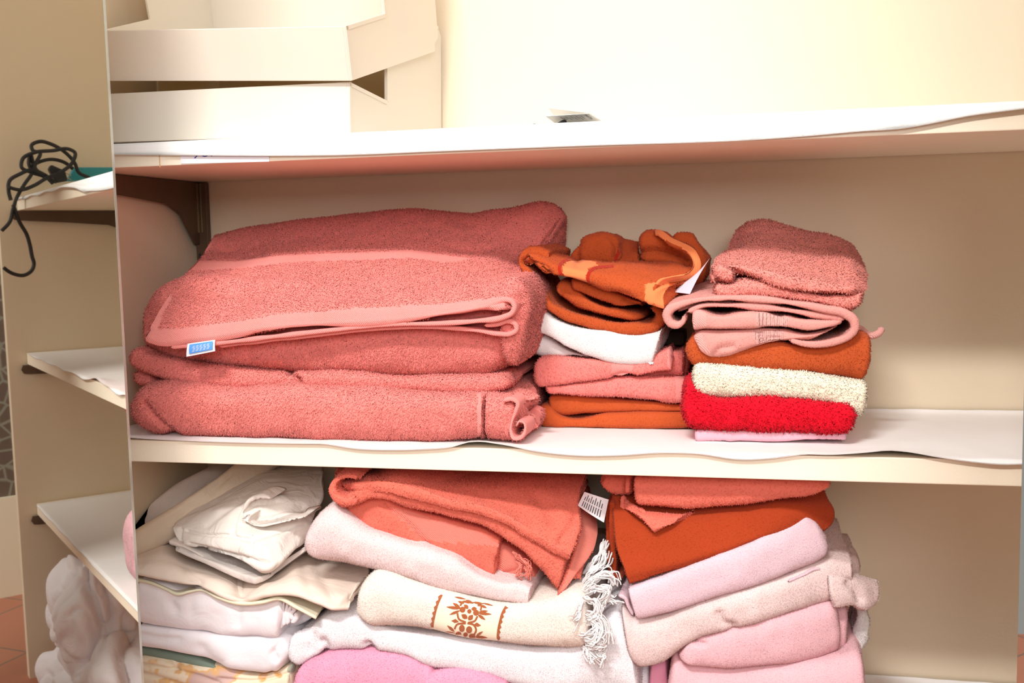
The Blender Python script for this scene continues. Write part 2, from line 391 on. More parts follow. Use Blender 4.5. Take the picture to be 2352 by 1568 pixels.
        cen = V[F].mean(1); fl = np.linalg.norm(fn, axis=1); nrm = fn / np.maximum(fl, 1e-15)[:, None]
        facing = (nrm * (CAM - cen)).sum(1) / np.linalg.norm(CAM - cen, axis=1)
        owner = np.zeros(len(F), int)
        if bands:
            uvf = proj(cen)
            for bi, bd in enumerate(bands):
                pg = np.array(bd[1], float); x, y = uvf[:, 0], uvf[:, 1]; ins = np.zeros(len(F), bool)
                for k in range(len(pg)):
                    (x1, y1), (x2, y2) = pg[k], pg[(k + 1) % len(pg)]
                    if y1 == y2: continue
                    ins ^= ((y1 > y) != (y2 > y)) & (x < (x2 - x1) * (y - y1) / (y2 - y1) + x1)
                ins &= facing > -0.05
                if len(bd) > 4: ins &= (cen[:, 1] < bd[4])
                owner[biggest(F, ins)] = bi + 1
        main = s._mesh(name, V, vn, F[owner == 0], nrm[owner == 0], facing[owner == 0], cen[owner == 0], fl[owner == 0], pile, tint, seed)
        root = put(name, main, mat, parent)
        if parent is None: tag(root, label, cat, group)
        elif label: tag(root, label)
        for bi, bd in enumerate(bands):
            k = owner == bi + 1
            if k.sum() == 0: continue
            o = put(bd[0], s._mesh(bd[0], V, vn, F[k], nrm[k], facing[k], cen[k], fl[k], None, 1.0, seed), bd[2]); o.parent = root
            if bd[3]: tag(o, bd[3])
        s.bvh = BVHTree.FromPolygons([tuple(v) for v in V], [tuple(f) if f[2] != f[3] else tuple(f[:3]) for f in F.tolist()])
        s.V, s.F, s.n = [], [], 0
        s.root = root; return root
    def _mesh(s, name, V, vn, F, nrm, facing, cen, fl, pile, tint, seed):
        used = np.unique(F); mp = np.full(len(V), -1); mp[used] = np.arange(len(used))
        BV = V[used]; BF = mp[F]
        tri = BF[:, 2] == BF[:, 3]
        polys = [BF[~tri].reshape(-1), BF[tri][:, :3].reshape(-1)]; sizes = [np.full((~tri).sum(), 4), np.full(tri.sum(), 3)]
        verts = [BV]; norms = [vn[used]]; tints = [np.full(len(BV), tint)]
        if pile and len(F):
            L, r, gap, lay = pile['L'], pile['r'], pile['gap'], np.array(pile.get('lay', (0, -0.15, -0.5)))
            area = fl * 0.5 * (facing > -0.12) * (cen[:, 1] < pile.get('ymax', 0.288 if s.draped else cen[:, 1].min() + 0.075)); tot = area.sum(); n = int(tot / gap ** 2)
            if n > 0:
                rg = np.random.default_rng(seed + 31); cum = np.cumsum(area) / tot
                fi = np.searchsorted(cum, (np.arange(n) + rg.random(n)) / n); fi = np.clip(fi, 0, len(F) - 1)
                a, b = rg.random(n)[:, None], rg.random(n)[:, None]; q = V[F[fi]]
                P = (q[:, 0] * (1 - a) + q[:, 1] * a) * (1 - b) + (q[:, 3] * (1 - a) + q[:, 2] * a) * b
                N = nrm[fi]; flow = vnoise(P * 45, seed + 77)[:, None]; flow2 = vnoise(P * 45 + 9, seed + 78)[:, None]
                lt = lay[None] - N * (N @ lay)[:, None]; G = N * 1.0 + lt + np.concatenate([flow * 0.6, flow * 0 , flow2 * 0.4], 1) + rg.normal(0, pile.get('mess', 0.38), (n, 3)); G /= np.linalg.norm(G, axis=1)[:, None]
                G2 = G - N * 0.45 + rg.normal(0, 0.45, (n, 3)); G2 /= np.linalg.norm(G2, axis=1)[:, None]
                ln = L * rg.uniform(0.65, 1.2, n)[:, None]; rr = r * rg.uniform(0.75, 1.25, n)[:, None]
                X = np.cross(G, rg.normal(size=(n, 3))); X /= np.maximum(np.linalg.norm(X, axis=1), 1e-9)[:, None]; Y = np.cross(G, X)
                P0 = P - N * r * 0.8; M = P0 + G * ln * 0.6; Tp = M + G2 * ln * 0.5
                c3 = [(math.cos(x), math.sin(x)) for x in (0, 2.0944, 4.18879)]
                base = len(BV); bent = pile.get('bent', False); rings = [P0 + rr * (X * c + Y * d) for c, d in c3]
                if bent: rings += [M + rr * 0.95 * (X * c + Y * d) for c, d in c3]
                vt = np.stack(rings + [Tp], 1); m_ = vt.shape[1]
                tn = N[:, None, :] * pile.get('nb', 0.85) + (vt - (P0 + (Tp - P0) * 0.5)[:, None, :]) / ln[:, None, :] * 0.55; tn /= np.linalg.norm(tn, axis=2)[..., None]
                norms.append(tn.reshape(-1, 3).astype(np.float32)); verts.append(vt.reshape(-1, 3)); tints.append(np.repeat(rg.uniform(0.86, 1.12, n), m_))
                o = base + m_ * np.arange(n)[:, None]
                if bent:
                    qd = np.array([[0, 1, 4, 3], [1, 2, 5, 4], [2, 0, 3, 5]]); tr = np.array([[3, 4, 6], [4, 5, 6], [5, 3, 6]])
                    polys.append((o[:, :, None] + qd[None]).reshape(-1)); sizes.append(np.full(3 * n, 4))
                else: tr = np.array([[0, 1, 3], [1, 2, 3], [2, 0, 3]])
                polys.append((o[:, :, None] + tr[None]).reshape(-1)); sizes.append(np.full(3 * n, 3))
                TUFTS[0] += n
        verts = np.concatenate(verts); loops = np.concatenate(polys).astype(np.int32); sz = np.concatenate(sizes).astype(np.int32)
        st = np.concatenate([[0], np.cumsum(sz)[:-1]]).astype(np.int32)
        me = bpy.data.meshes.new(name); me.vertices.add(len(verts)); me.vertices.foreach_set('co', verts.astype(np.float32).ravel())
        me.loops.add(len(loops)); me.loops.foreach_set('vertex_index', loops)
        me.polygons.add(len(sz)); me.polygons.foreach_set('loop_start', st)
        try: me.polygons.foreach_set('loop_total', sz)
        except Exception: pass
        at_ = me.attributes.new('tint', 'FLOAT', 'POINT'); at_.data.foreach_set('value', np.concatenate(tints).astype(np.float32))
        me.update(calc_edges=True); me.shade_smooth()
        if len(norms) > 1: me.normals_split_custom_set_from_vertices(np.concatenate(norms).tolist())
        return me
def P_long(**k): return dict(dict(bent=True, L=0.0034, r=0.00060, gap=0.0015, lay=(0, -0.1, -0.75), mess=0.3), **k)
def P_loop(**k): return dict(dict(L=0.0021, r=0.00078, gap=0.00155, lay=(0, -0.1, -0.25), mess=0.45, nb=0.25), **k)
def P_vel(**k): return dict(dict(L=0.0014, r=0.00040, gap=0.00125, lay=(0, -0.1, -0.35), mess=0.3), **k)

def on_cloth(bvh, u, v, lift):
    r = ray(u, v); r = r / np.linalg.norm(r); h = bvh.ray_cast(Vector(CAM), Vector(r))
    if h[0] is None: return None
    return np.array(h[0]) - r * lift
def stitched(name, bvh, polys, mat, parent, lift=0.0009, label=None):
    """flat pieces sewn on a cloth: photo-traced outlines laid on its surface, given thickness"""
    V, F = [], []
    for pg in polys:
        pts = [on_cloth(bvh, p[0], p[1], lift) for p in pg]; pts = [p for p in pts if p is not None]
        if len(pts) < 3: continue
        n = len(pts); b = len(V); back = [p - ray(*pg[0]) * 0 + np.array([0, lift * 1.3, 0]) for p in pts]
        V += pts + back
        for t in tessellate_polygon([[Vector(p) for p in pts]]): F.append((b + t[0], b + t[1], b + t[2]))
        for i in range(n): F.append((b + i, b + (i + 1) % n, b + n + (i + 1) % n, b + n + i))
    me = poly_mesh(name, V, F); a = me.attributes.new('tint', 'FLOAT', 'POINT'); a.data.foreach_set('value', np.ones(len(V), np.float32))
    o = put(name, me, mat); o.parent = parent
    if label: tag(o, label)
    return o
def panel(name, pts, thick, mat, parent=None, sub=6, bend=0.0):
    """small four-cornered slip (label, card) from 4 world corners, gently bowed"""
    a, b, c, d = [np.array(p, float) for p in pts]; n = np.cross(b - a, d - a); n /= np.linalg.norm(n)
    if n @ (CAM - a) < 0: n = -n
    V, F = [], []
    for lay in (0, 1):
        for i in range(sub + 1):
            for j in range(sub + 1):
                s, t = i / sub, j / sub; p = (a * (1 - s) + b * s) * (1 - t) + (d * (1 - s) + c * s) * t
                V.append(p + n * (bend * math.sin(math.pi * t) - lay * thick))
    k = sub + 1; o = k * k
    for i in range(sub):
        for j in range(sub):
            q = (i * k + j, (i + 1) * k + j, (i + 1) * k + j + 1, i * k + j + 1); F.append(q); F.append(tuple(x + o for x in q[::-1]))
    rim = [i * k for i in range(k)] + [sub * k + j for j in range(1, k)] + [i * k + sub for i in range(sub - 1, -1, -1)] + [j for j in range(sub - 1, 0, -1)]
    for x, y in zip(rim, rim[1:] + rim[:1]): F.append((x, y, y + o, x + o))
    me = poly_mesh(name, V, F, False); at_ = me.attributes.new('tint', 'FLOAT', 'POINT'); at_.data.foreach_set('value', np.ones(len(V), np.float32))
    return put(name, me, mat, parent)

# ================================================================== THE CLOSET
E1 = 0.001
box('wall_back', (XL - 0.02, D + E1, ZFLOOR), (XR + 0.02, D + 0.02, ZCEIL), PAINT)['kind'] = 'structure'
box('wall_left', (XL - 0.02, -0.02, ZFLOOR), (XL - E1, D, ZCEIL), PAINT)['kind'] = 'structure'
box('wall_right', (XR + E1, -0.040, ZFLOOR), (XR + 0.03, D, ZCEIL), PAINT)['kind'] = 'structure'
box('ceiling', (XL - 0.02, -0.02, ZCEIL), (XR + 0.03, D + 0.02, ZCEIL + 0.02), PAINT)['kind'] = 'structure'
box('floor', (-1.6, -2.6, ZFLOOR - 0.03), (2.2, 0.35, ZFLOOR), TILE)['kind'] = 'structure'
# the room beyond, seen only as a sliver in the mirror
rw = 1.62
w = box('wall_room', (rw, -2.4, ZFLOOR), (rw + 0.05, 0.4, 1.3), BARK); w['kind'] = 'structure'
box('baseboard_room', (rw - 0.02, -2.4, ZFLOOR), (rw - E1, 0.4, ZFLOOR + 0.30), PAINT)['kind'] = 'structure'

def shelf(Z, label):
    return tag(box('shelf', (XL + 0.001, 0.0, Z - T), (XR - 0.001, D - 0.001, Z), SHELFP, bev=0.0012), label, 'shelf')
shelf(ZTOP, 'cream painted top shelf carrying the white plastic bins')
shelf(ZMID, 'cream painted middle shelf holding the coral, orange and red towels')
shelf(ZBOT, 'cream painted bottom shelf under the white sheets and pink towels')

# ---- brackets and the slotted rail
def bracket(X, Z, label, flip=1):
    pr = [(-0.012, 0.0), (0.286, 0.0), (0.286, -0.092), (0.272, -0.090), (0.258, -0.074), (0.235, -0.047), (0.20, -0.034), (0.10, -0.027), (0.0, -0.022), (-0.010, -0.020), (-0.016, -0.010)]
    o = prism('shelf_bracket', [(X, y, Z - 0.0012 + z) for y, z in pr], (0.004 * flip, 0, 0), BROWN, bev=0.0006)
    return tag(o, label, 'bracket')
bracket(XL + 0.006, 0.0, 'brown metal bracket under the top shelf, beside the coral bath towels')
bracket(XR - 0.010, 0.0, 'brown metal bracket below the top shelf, seen in the mirror under the black cord')
bracket(XR - 0.010, ZMID - T, 'brown metal bracket below the middle shelf, seen in the mirror')
bracket(XR - 0.010, ZBOT - T, 'brown metal bracket below the bottom shelf, seen in the mirror above the crumpled white linen')
xa, xb = at(445, 480, D - 0.012)[0], at(473, 480, D - 0.012)[0]
rail = tag(box('bracket_rail', (xa, D - 0.010, ZMID + 0.003), (xb, D - 0.0002, -0.0015), BROWN, bev=0.001), 'vertical slotted brown rail on the back wall behind the coral bath towels', 'bracket rail')
for f in (0.36, 0.62):  # highlights along the slot columns, built as raised golden strips
    x = xa + (xb - xa) * f
    o = box('slot_glint', (x - 0.0009, D - 0.0125, -0.075), (x + 0.0009, D - 0.0102, -0.003), BRASSGLINT, rail); o['label'] = 'golden strip standing in for the shine along the slots'
for k in range(3):
    box('slot', (xa + 0.0035, D - 0.0112, -0.118 - 0.022 * k), (xa + 0.0065, D - 0.0101, -0.106 - 0.022 * k), INK, rail)

# ---- liner papers
def liner(name, label, edge, Zs, X0, X1, Yback=D - 0.004, lift=0.0007, ye=-0.0035):
    us = np.linspace(edge[0][0], edge[-1][0], 110); vs = spline(edge, 400); vs = np.interp(us, vs[:, 0], vs[:, 1])
    rows = []
    fr = [at(u, v, ye) for u, v in zip(us, vs)]
    if X1 > fr[-1][0]:
        for x in np.linspace(fr[-1][0] + 0.02, X1, 20): fr.append(np.array([x, ye, fr[-1][2] + 0.002 * math.sin(x * 40)]))
    if X0 < fr[0][0]: fr.insert(0, np.array([X0, ye, fr[0][2]]))
    fr = np.array(fr)
    ys = np.concatenate([np.linspace(Yback, 0.03, 14), [0.018, 0.008, 0.002]])
    for y in ys:
        k = max(0.0, 1 - y / 0.03); up = np.clip(fr[:, 2] - Zs - lift, 0, 1)
        wob = 0.0005 * np.sin(fr[:, 0] * 70 + y * 30) + 0.0004 * vnoise(np.stack([fr[:, 0] * 25, np.full(len(fr), y * 60), fr[:, 0] * 0], -1), 3)
        z = Zs + lift + np.abs(wob) + up * k ** 1.3
        if y > Yback - 0.03: z = z + 0.004 * ((y - Yback + 0.03) / 0.03) ** 2
        rows.append(np.stack([fr[:, 0], np.full(len(fr), y), z], -1))
    top = np.maximum(fr[:, 2], Zs + lift * 0.6); q = fr.copy(); q[:, 1] = ye * 0.75; q[:, 2] = np.maximum(fr[:, 2], Zs + lift); rows.append(q)
    for t in (0.5, 1.0):
        q = fr.copy(); q[:, 2] = np.maximum(fr[:, 2], Zs + lift) * (1 - t) + fr[:, 2] * t; q[:, 1] = ye * (1 + 0.25 * t) - 0.0012 * t; rows.append(q)
    G = np.stack(rows, 1); n, m = G.shape[:2]; up = np.array([0, 0, 0.0003])
    V = np.concatenate([G.reshape(-1, 3) + up, G.reshape(-1, 3) - up * 0.6]); o = n * m; F = []
    for i in range(n - 1):
        for j in range(m - 1):
            a = i * m + j; F.append((a, a + m, a + m + 1, a + 1)); F.append((a + o, a + 1 + o, a + m + 1 + o, a + m + o))
    rim = [i * m for i in range(n)] + [(n - 1) * m + j for j in range(1, m)] + [i * m + m - 1 for i in range(n - 2, -1, -1)] + [j for j in range(m - 2, 0, -1)]
    for x, y in zip(rim, rim[1:] + rim[:1]): F.append((x, y, y + o, x + o))
    return tag(put(name, poly_mesh(name, V, F, True), PAPER), label, 'shelf paper')
liner('shelf_liner', 'white paper lining the top shelf and draped over its front edge',
      [(240, 355), (450, 357), (620, 358), (800, 356), (1000, 348), (1345, 335), (1736, 321), (1851, 313), (1977, 302), (2075, 295), (2149, 282), (2207, 270), (2352, 250)], ZTOP, XL + 0.004, XR - 0.02)
liner('shelf_liner', 'white paper lining the middle shelf, its wavy edge lifting under the towels',
      [(280, 1002), (330, 1006), (480, 1013), (700, 1018), (743, 1018.5), (818, 1030), (898, 1033), (977, 1031), (1036, 1026), (1083, 1013), (1150, 1019), (1240, 1037), (1335, 1046), (1427, 1045), (1520, 1039),
       (1600, 1041), (1702, 1055), (1780, 1051), (1850, 1042), (1900, 1043), (1998, 1037), (2041, 1033), (2079, 1036), (2156, 1049), (2241, 1061), (2300, 1066), (2352, 1065)], ZMID, XL + 0.004, XR - 0.03)
liner('shelf_liner', 'white paper lining the bottom shelf, bare where the mirror shows its end',
      [(280, 1665), (900, 1720), (1500, 1770), (2352, 1850)], ZBOT, XL + 0.004, XR - 0.02, ye=-0.002)

# ---- paper label taped on the top shelf's edge, with the feet of blue handwriting under the liner
lab = panel('shelf_label', [at(415, 376, -0.0012), at(618, 371, -0.0012), at(618, 346, -0.0012), at(415, 350, -0.0012)], 0.0004, LABELW, bend=0.0002)
tag(lab, 'white paper label with blue handwriting stuck on the edge of the top shelf', 'label')
runs = []
for st in ([(447, 363), (452, 358), (456, 352)], [(463, 352), (466, 358), (471, 359), (476, 357), (480, 352)], [(483, 352), (486, 358), (489, 352)]):
    runs.append((spline([at(u, v, -0.0019) for u, v in st], 14), 0.0006))
o = put('handwriting', tube_mesh('handwriting', runs, 5), BLUEINK, lab); o['label'] = 'strokes of blue handwriting'
box('edge_joint', tuple(at(366.3, 384, -0.0004) ), tuple(at(367.8, 356, 0.0004)), KRAFT)
bpy.data.objects['edge_joint'].parent = bpy.data.objects['shelf']

# ---- mirror door, swung open on the left
TG = np.array([-MN[1], MN[0], 0.0])                         # along the door, away from the camera
EP = np.array([-0.6113, -0.1488, 0.0]); zz0, zz1 = -1.08, 0.75
near = EP - TG * 0.52
door = box('door_1', (0, 0, 0), (0.001, 0.001, 0.001), BROWN)
bpy.data.objects.remove(door)
def vslab(name, a, b, n, th, mat, parent=None, z0=zz0, z1=zz1, bev=0):
    return prism(name, [(a[0], a[1], z0), (b[0], b[1], z0), (b[0], b[1], z1), (a[0], a[1], z1)], n * th, mat, parent, bev)
d1 = vslab('door_1', near - MN * 0.0052, EP - MN * 0.0052 - TG * 0.003, -MN, 0.016, PAINT); d1['kind'] = 'structure'
m1 = vslab('mirror_pane', near, EP, -MN, 0.005, MIRROR, d1); m1['label'] = 'mirrored glass face'
nb = MN * math.cos(0.5) + TG * math.sin(0.5); tb = TG * math.cos(0.5) - MN * math.sin(0.5)
e1 = prism('bevelled_edge', [(*(EP + TG * 0.0002)[:2], zz0), (*(EP + tb * 0.0056)[:2], zz0), (*(EP + tb * 0.0056)[:2], zz1), (*(EP + TG * 0.0002)[:2], zz1)], -nb * 0.002, STEELRIM, d1)
e1['label'] = 'pale greenish bevelled glass edge'
# second mirror door, almost wholly outside the frame on the right
p0 = at(2349.5, 1300, -0.30); p0[2] = 0; p1 = p0 + np.array([0.42, -0.35, 0]); nn = np.array([-0.35, -0.42, 0]); nn /= np.linalg.norm(nn)
d2 = vslab('door_2', p0, p1, -nn, 0.016, PAINT, z1=0.95); d2['kind'] = 'structure'
vslab('mirror_pane', p0 + nn * 0.0052, p1 + nn * 0.0052, -nn, 0.005, MIRROR, d2, z1=0.95)

# ---- white stacking bins
def bin_(label, O, ex, ey, ez, W, dp, hf, h, yn, dip):
    t = 0.0035
    L = lambda x, y, z: O + ex * x + ey * y + ez * z
    prof = [(0, 0), (dp - 0.014, 0), (dp - 0.014, 0.010), (dp, 0.016), (dp, h - 0.012), (dp - 0.012, h), (yn, h), (yn, hf - dip), (0, hf)]
    root = empty('stacking_bin', O, label, 'storage bin', 'white stacking bins on the top shelf')
    bodies = []
    a = prism('side_panel', [L(0, y, z) for y, z in prof], ex * t, PLASTIC, root, 0.0006)
    b = prism('side_panel', [L(W - t, y, z) for y, z in prof], ex * t, PLASTIC, root, 0.0006)
    prism('front_panel', [L(t, 0, 0), L(W - t, 0, 0), L(W - t, 0, hf), L(t, 0, hf)], ey * t, PLASTIC, root, 0.0006)
    prism('back_panel', [L(t, dp - 0.018, 0.002), L(W - t, dp - 0.018, 0.002), L(W - t, dp - 0.006, h), L(t, dp - 0.006, h)], -ey * t, PLASTIC, root)
    prism('bottom_panel', [L(t, t, 0.001), L(W - t, t, 0.001), L(W - t, dp - 0.02, 0.001), L(t, dp - 0.02, 0.001)], ez * t, PLASTIC, root)
    rt = 0.0028
    path = [(0, 0.001), (0, hf), (yn, hf - dip), (yn, h), (dp - 0.012, h)]
    for (y0, z0), (y1, z1) in zip(path, path[1:]):
        q = np.array([y1 - y0, z1 - z0]); q /= np.linalg.norm(q); nrm = np.array([q[1], -q[0]]) * 0.0045
        prism('rim', [L(-0.0012, y0, z0), L(-0.0012, y1, z1), L(-0.0012, y1 + nrm[0], z1 + nrm[1]), L(-0.0012, y0 + nrm[0], z0 + nrm[1])], ex * 0.0012, PLASTIC, root)
    return root
Zs = ZTOP + 0.0012
O = at(803, 322, 0.02); O[2] = Zs
best = min(np.linspace(0, 0.4, 81), key=lambda a: abs(proj(O + 0.255 * np.array([math.sin(a), math.cos(a), 0]) + np.array([0, 0, 0.05]))[0] - 1019))
best = 0.12; roll = 0.028
ey = np.array([math.sin(best), math.cos(best), 0]); ex = np.array([-math.cos(best) * math.cos(roll), math.sin(best) * math.cos(roll), math.sin(roll)]); ez = np.cross(ey, ex); ez = ez if ez[2] > 0 else -ez
zf = at(801, 188, 0.02)[2] - Zs
Bk = O + ey * 0.255; zt = at(1010, 60, Bk[1])[2] - Zs
yn = min(np.linspace(0.05, 0.2, 61), key=lambda y: abs(proj(O + ey * y + ez * 0.07)[0] - 887))
WB = 0.345
bin_('lower white plastic stacking bin resting on the top shelf liner', O, ex, ey, ez, WB, 0.268, zf, zt, yn, 0.010)
O2 = at(807, 186, 0.012); B2 = at(996, 113, 0.265); L2 = at(255, 186, 0.012 + 0.34 * math.sin(best))
ex2 = L2 - O2; ex2 /= np.linalg.norm(ex2); ey2 = B2 - O2; ey2 -= ex2 * (ex2 @ ey2); ey2 /= np.linalg.norm(ey2); ez2 = np.cross(ey2, ex2)
if ez2[2] < 0: ez2 = -ez2
yn2 = min(np.linspace(0.05, 0.2, 61), key=lambda y: abs(proj(O2 + ey2 * y + ez2 * 0.07)[0] - 882))
bin_('upper white plastic stacking bin tilted on top of the other bin', O2, ex2, ey2, ez2, WB, 0.255, at(799, 62, 0.012)[2] - O2[2], 0.15, yn2, -0.003)

# ---- dark gadget with an open printed card on the top shelf
Yg = 0.026
zb = Zs
gx = at(1300, 300, Yg)
g = empty('small_gadget', (gx[0], Yg, zb), 'small dark appliance lying on the top shelf under an open instruction card', 'appliance')
zg = at(1300, 290, Yg)[2] - zb
gx0, gx1 = at(1290, 290, 0.026)[0], at(1362, 290, 0.026)[0]
bm = bmesh.new(); bmesh.ops.create_uvsphere(bm, u_segments=28, v_segments=16, radius=1)
top = at(1340, 280, 0.026)[2]
for v in bm.verts:
    v.co = Vector(((gx0 + gx1) / 2 + v.co.x * (gx1 - gx0) * 0.55, 0.026 + v.co.y * 0.014, zb + max(0, 0.4 + 0.6 * v.co.z) * (top - zb)))
me = bpy.data.meshes.new('housing'); bm.to_mesh(me); bm.free(); me.shade_smooth(); put('housing', me, INK, g)
tube('cable', [np.array([gx0, Yg + 0.02, zb + 0.006]), at(1268, 291.5, Yg), at(1250, 291, Yg), np.array([at(1225, 292, Yg)[0], Yg + 0.01, at(1225, 293, Yg)[2]]), np.array([at(1220, 292, Yg)[0], Yg + 0.02, zb + 0.003])], 0.0032, INK, g, 40)
Y1 = 0.088
card = empty('instruction_card', (gx[0], Y1, zb), 'folded white instruction card with black print standing on the dark appliance', 'card')
a, b, c_, d = at(1253, 267, 0.03), at(1352, 261, 0.03), at(1396, 289, 0.085), at(1285, 291, 0.085)
c_ = c_ + (c_ - b) * 0.8; d = d + (d - a) * 0.8
fl = panel('front_leaf', [a, b, c_, d], 0.0004, PLATE, card)
a2, b2 = at(1259, 248, 0.12), at(1352, 259.5, 0.05)
panel('back_leaf', [a2, b2, c_ + np.array([0.002, 0.012, 0.0]), at(1290, 290, 0.14)], 0.0004, PLATE, card)
cd = bpy.data.curves.new('printed_text', 'FONT'); cd.body = 'MAINTEN'; cd.size = 1.0; cd.extrude = 0.002; cd.materials.append(INK)
tx = bpy.data.objects.new('printed_text', cd); C.objects.link(tx)
hdir = c_ - b; hdir /= np.linalg.norm(hdir); dn = d - c_; dn /= np.linalg.norm(dn); dn -= hdir * (hdir @ dn); dn /= np.linalg.norm(dn)
nz = np.cross(hdir, -dn); 
if nz @ (CAM - b) < 0: nz = -nz
o_ = b + hdir * 0.0015 - (b - a) / np.linalg.norm(b - a) * 0.0062 + nz * 0.0006
up_ = (b - a) / np.linalg.norm(b - a)
up_ = up_ - hdir * (up_ @ hdir); up_ /= np.linalg.norm(up_)
sz_ = 0.0048
TM = Matrix([[hdir[0] * sz_, up_[0] * sz_, nz[0] * sz_, o_[0]], [hdir[1] * sz_, up_[1] * sz_, nz[1] * sz_, o_[1]], [hdir[2] * sz_, up_[2] * sz_, nz[2] * sz_, o_[2]], [0, 0, 0, 1]])
bpy.context.view_layer.update()
tme = bpy.data.meshes.new_from_object(tx.evaluated_get(bpy.context.evaluated_depsgraph_get())); bpy.data.objects.remove(tx); bpy.data.curves.remove(cd)
tme.transform(TM); tme.materials.clear(); put('printed_heading', tme, INK, card)
ln = bmesh.new()
for k in range(9):
    s = 0.30 + 0.06 * k; q0 = a + (b - a) * s + (d - a) * (0.12 if k % 2 else 0.06); q1 = q0 + hdir * (0.012 if k > 5 else 0.009)
    w_ = up_ * 0.0005
    vs = [ln.verts.new(tuple(p + nz * 0.0005)) for p in (q0, q1, q1 + w_, q0 + w_)]; ln.faces.new(vs)
me = bpy.data.meshes.new('printed_lines'); ln.to_mesh(me); ln.free(); put('printed_lines', me, INK, card)

# ---- black cord and teal plug box on the far end of the top shelf (seen in the mirror)
Xc = 0.80
cordpts = [(10, 527), (25, 505), (30, 470), (40, 455), (60, 430), (85, 390), (100, 365), (95, 340), (85, 325), (100, 323), (140, 335), (165, 365), (185, 395), (205, 405)]
cord = empty('black_cord', vatX(60, 450, Xc), 'coiled black electric cord drooping over the end of the top shelf, seen in the mirror', 'cord')
def vcord(pts, r=0.0042, X=Xc): return (spline([vatX(p[0], p[1], X + (p[2] if len(p) > 2 else 0)) for p in pts], 90), r)
runs = [vcord([(4, 530), (22, 510), (30, 480), (38, 455), (55, 425), (75, 395), (82, 375), (92, 350), (75, 345, .01), (72, 335, .01), (90, 325, .01), (120, 332, .01), (150, 350, .01), (172, 375, .01), (180, 395, .01), (205, 408, .02)]),
        vcord([(25, 460, -.01), (20, 440, -.01), (22, 415, -.01), (45, 400, -.01), (75, 390, -.01), (100, 400, -.01), (125, 418, 0)]),
        vcord([(20, 430, -.02), (45, 436, -.02), (80, 425, -.02), (105, 410, -.02), (140, 395, -.02), (168, 370, -.02), (172, 350, -.02), (160, 343, -.02), (120, 346, -.01), (80, 350, -.01), (52, 365, 0), (50, 385, 0), (70, 395, 0), (110, 410, 0), (122, 422, 0)]),
        vcord([(75, 395, .02), (66, 375, .02), (70, 355, .02), (80, 385, .02), (100, 405, .02), (130, 418, .02)]),
        vcord([(68, 385, .03), (90, 372, .03), (120, 366, .03), (150, 374, .03), (168, 388, .03)]),
        vcord([(30, 470), (45, 510), (62, 540), (68, 560), (74, 590), (78, 605), (72, 622), (55, 632), (35, 630), (18, 622), (8, 614)])]
put('cable', tube_mesh('cable', runs, 8), BLACK, cord)
pl = [vatX(118, 378, Xc + .03), vatX(150, 392, Xc + .03), vatX(156, 415, Xc + .03), vatX(130, 420, Xc + .03), vatX(112, 388, Xc + .03)]
prism('plug', pl, (0.02, 0, 0), BLACK, cord, 0.002)
for k in (0, 1):
    q = vatX(152, 398 + 9 * k, Xc + .035); q2 = vatX(164, 404 + 9 * k, Xc + .035)
    prism('plug_pin', [q, q2, q2 + np.array([0, 0, .0015]), q + np.array([0, 0, .0015])], (0.005, 0, 0), BRASSGLINT, cord)
tl = [vatX(155, 415, Xc + .045), vatX(171, 384, Xc + .045), vatX(262, 384, Xc + .045), vatX(262, 415, Xc + .045)]
tb_ = prism('teal_box', tl, (0.025, 0, 0), TEAL, None, 0.002); tag(tb_, 'teal plastic box beside the black cord on the top shelf, seen in the mirror', 'plastic box')
prism('lid_panel', [vatX(186, 398, Xc + .0448), vatX(190, 388, Xc + .0448), vatX(232, 388, Xc + .0448), vatX(228, 398, Xc + .0448)], (-0.0012, 0, 0), TEAL, tb_)

# ---- crumpled white linen on the closet floor below the bottom shelf (seen in the mirror)
def crumple(name, label, cen, rad, seed, mat):
    bm = bmesh.new(); bmesh.ops.create_icosphere(bm, subdivisions=6, radius=1.0)
    P = np.array([v.co for v in bm.verts])
    q_ = P + 0.55 * np.stack([vnoise(P * 1.1 + k, seed + k) for k in (3, 5, 8)], -1)
    d = 0.95 + 0.22 * vnoise(P * 1.1 + seed, seed + 1) - 0.20 * (1 - np.abs(vnoise(q_ * 1.5 + seed, seed + 2))) ** 3 - 0.07 * (1 - np.abs(vnoise(q_ * 3.1 + seed, seed + 3))) ** 3 + 0.03 * vnoise(q_ * 4, seed + 6)
    Q = P * (d[:, None]) * np.array(rad) + np.array(cen); Q[:, 2] = np.maximum(Q[:, 2], ZFLOOR + 0.002 + 0.004 * (P[:, 2] + 1)); Q[:, 1] = np.minimum(Q[:, 1], D - 0.004)
    Q[:, 2] = np.minimum(Q[:, 2], ZBOT - T - 0.004); Q[:, 0] = np.minimum(Q[:, 0], XR - 0.01)
    for v, q in zip(bm.verts, Q): v.co = q
    me = bpy.data.meshes.new(name); bm.to_mesh(me); bm.free(); me.shade_smooth()
    a = me.attributes.new('tint', 'FLOAT', 'POINT'); a.data.foreach_set('value', np.ones(len(P), np.float32))
    return tag(put(name, me, mat), label, 'bedding')
c1 = vatX(165, 1390, 0.66); c2 = vatX(200, 1520, 0.62)
crumple('crumpled_sheet', 'crumpled white bed linen topmost in the heap below the bottom shelf, seen mirrored', (c1[0], 0.085, c1[2] - 0.02), (0.19, 0.135, 0.18), 4, SHEET['linen'])
crumple('crumpled_sheet', 'white bed linen bundle at the foot of the heap under the bottom shelf', (c2[0] - 0.02, 0.07, c2[2] - 0.07), (0.28, 0.155, 0.19), 9, SHEET['linen'])

# ================================================================== TOWELS, MIDDLE SHELF
def stk(pts): return pts
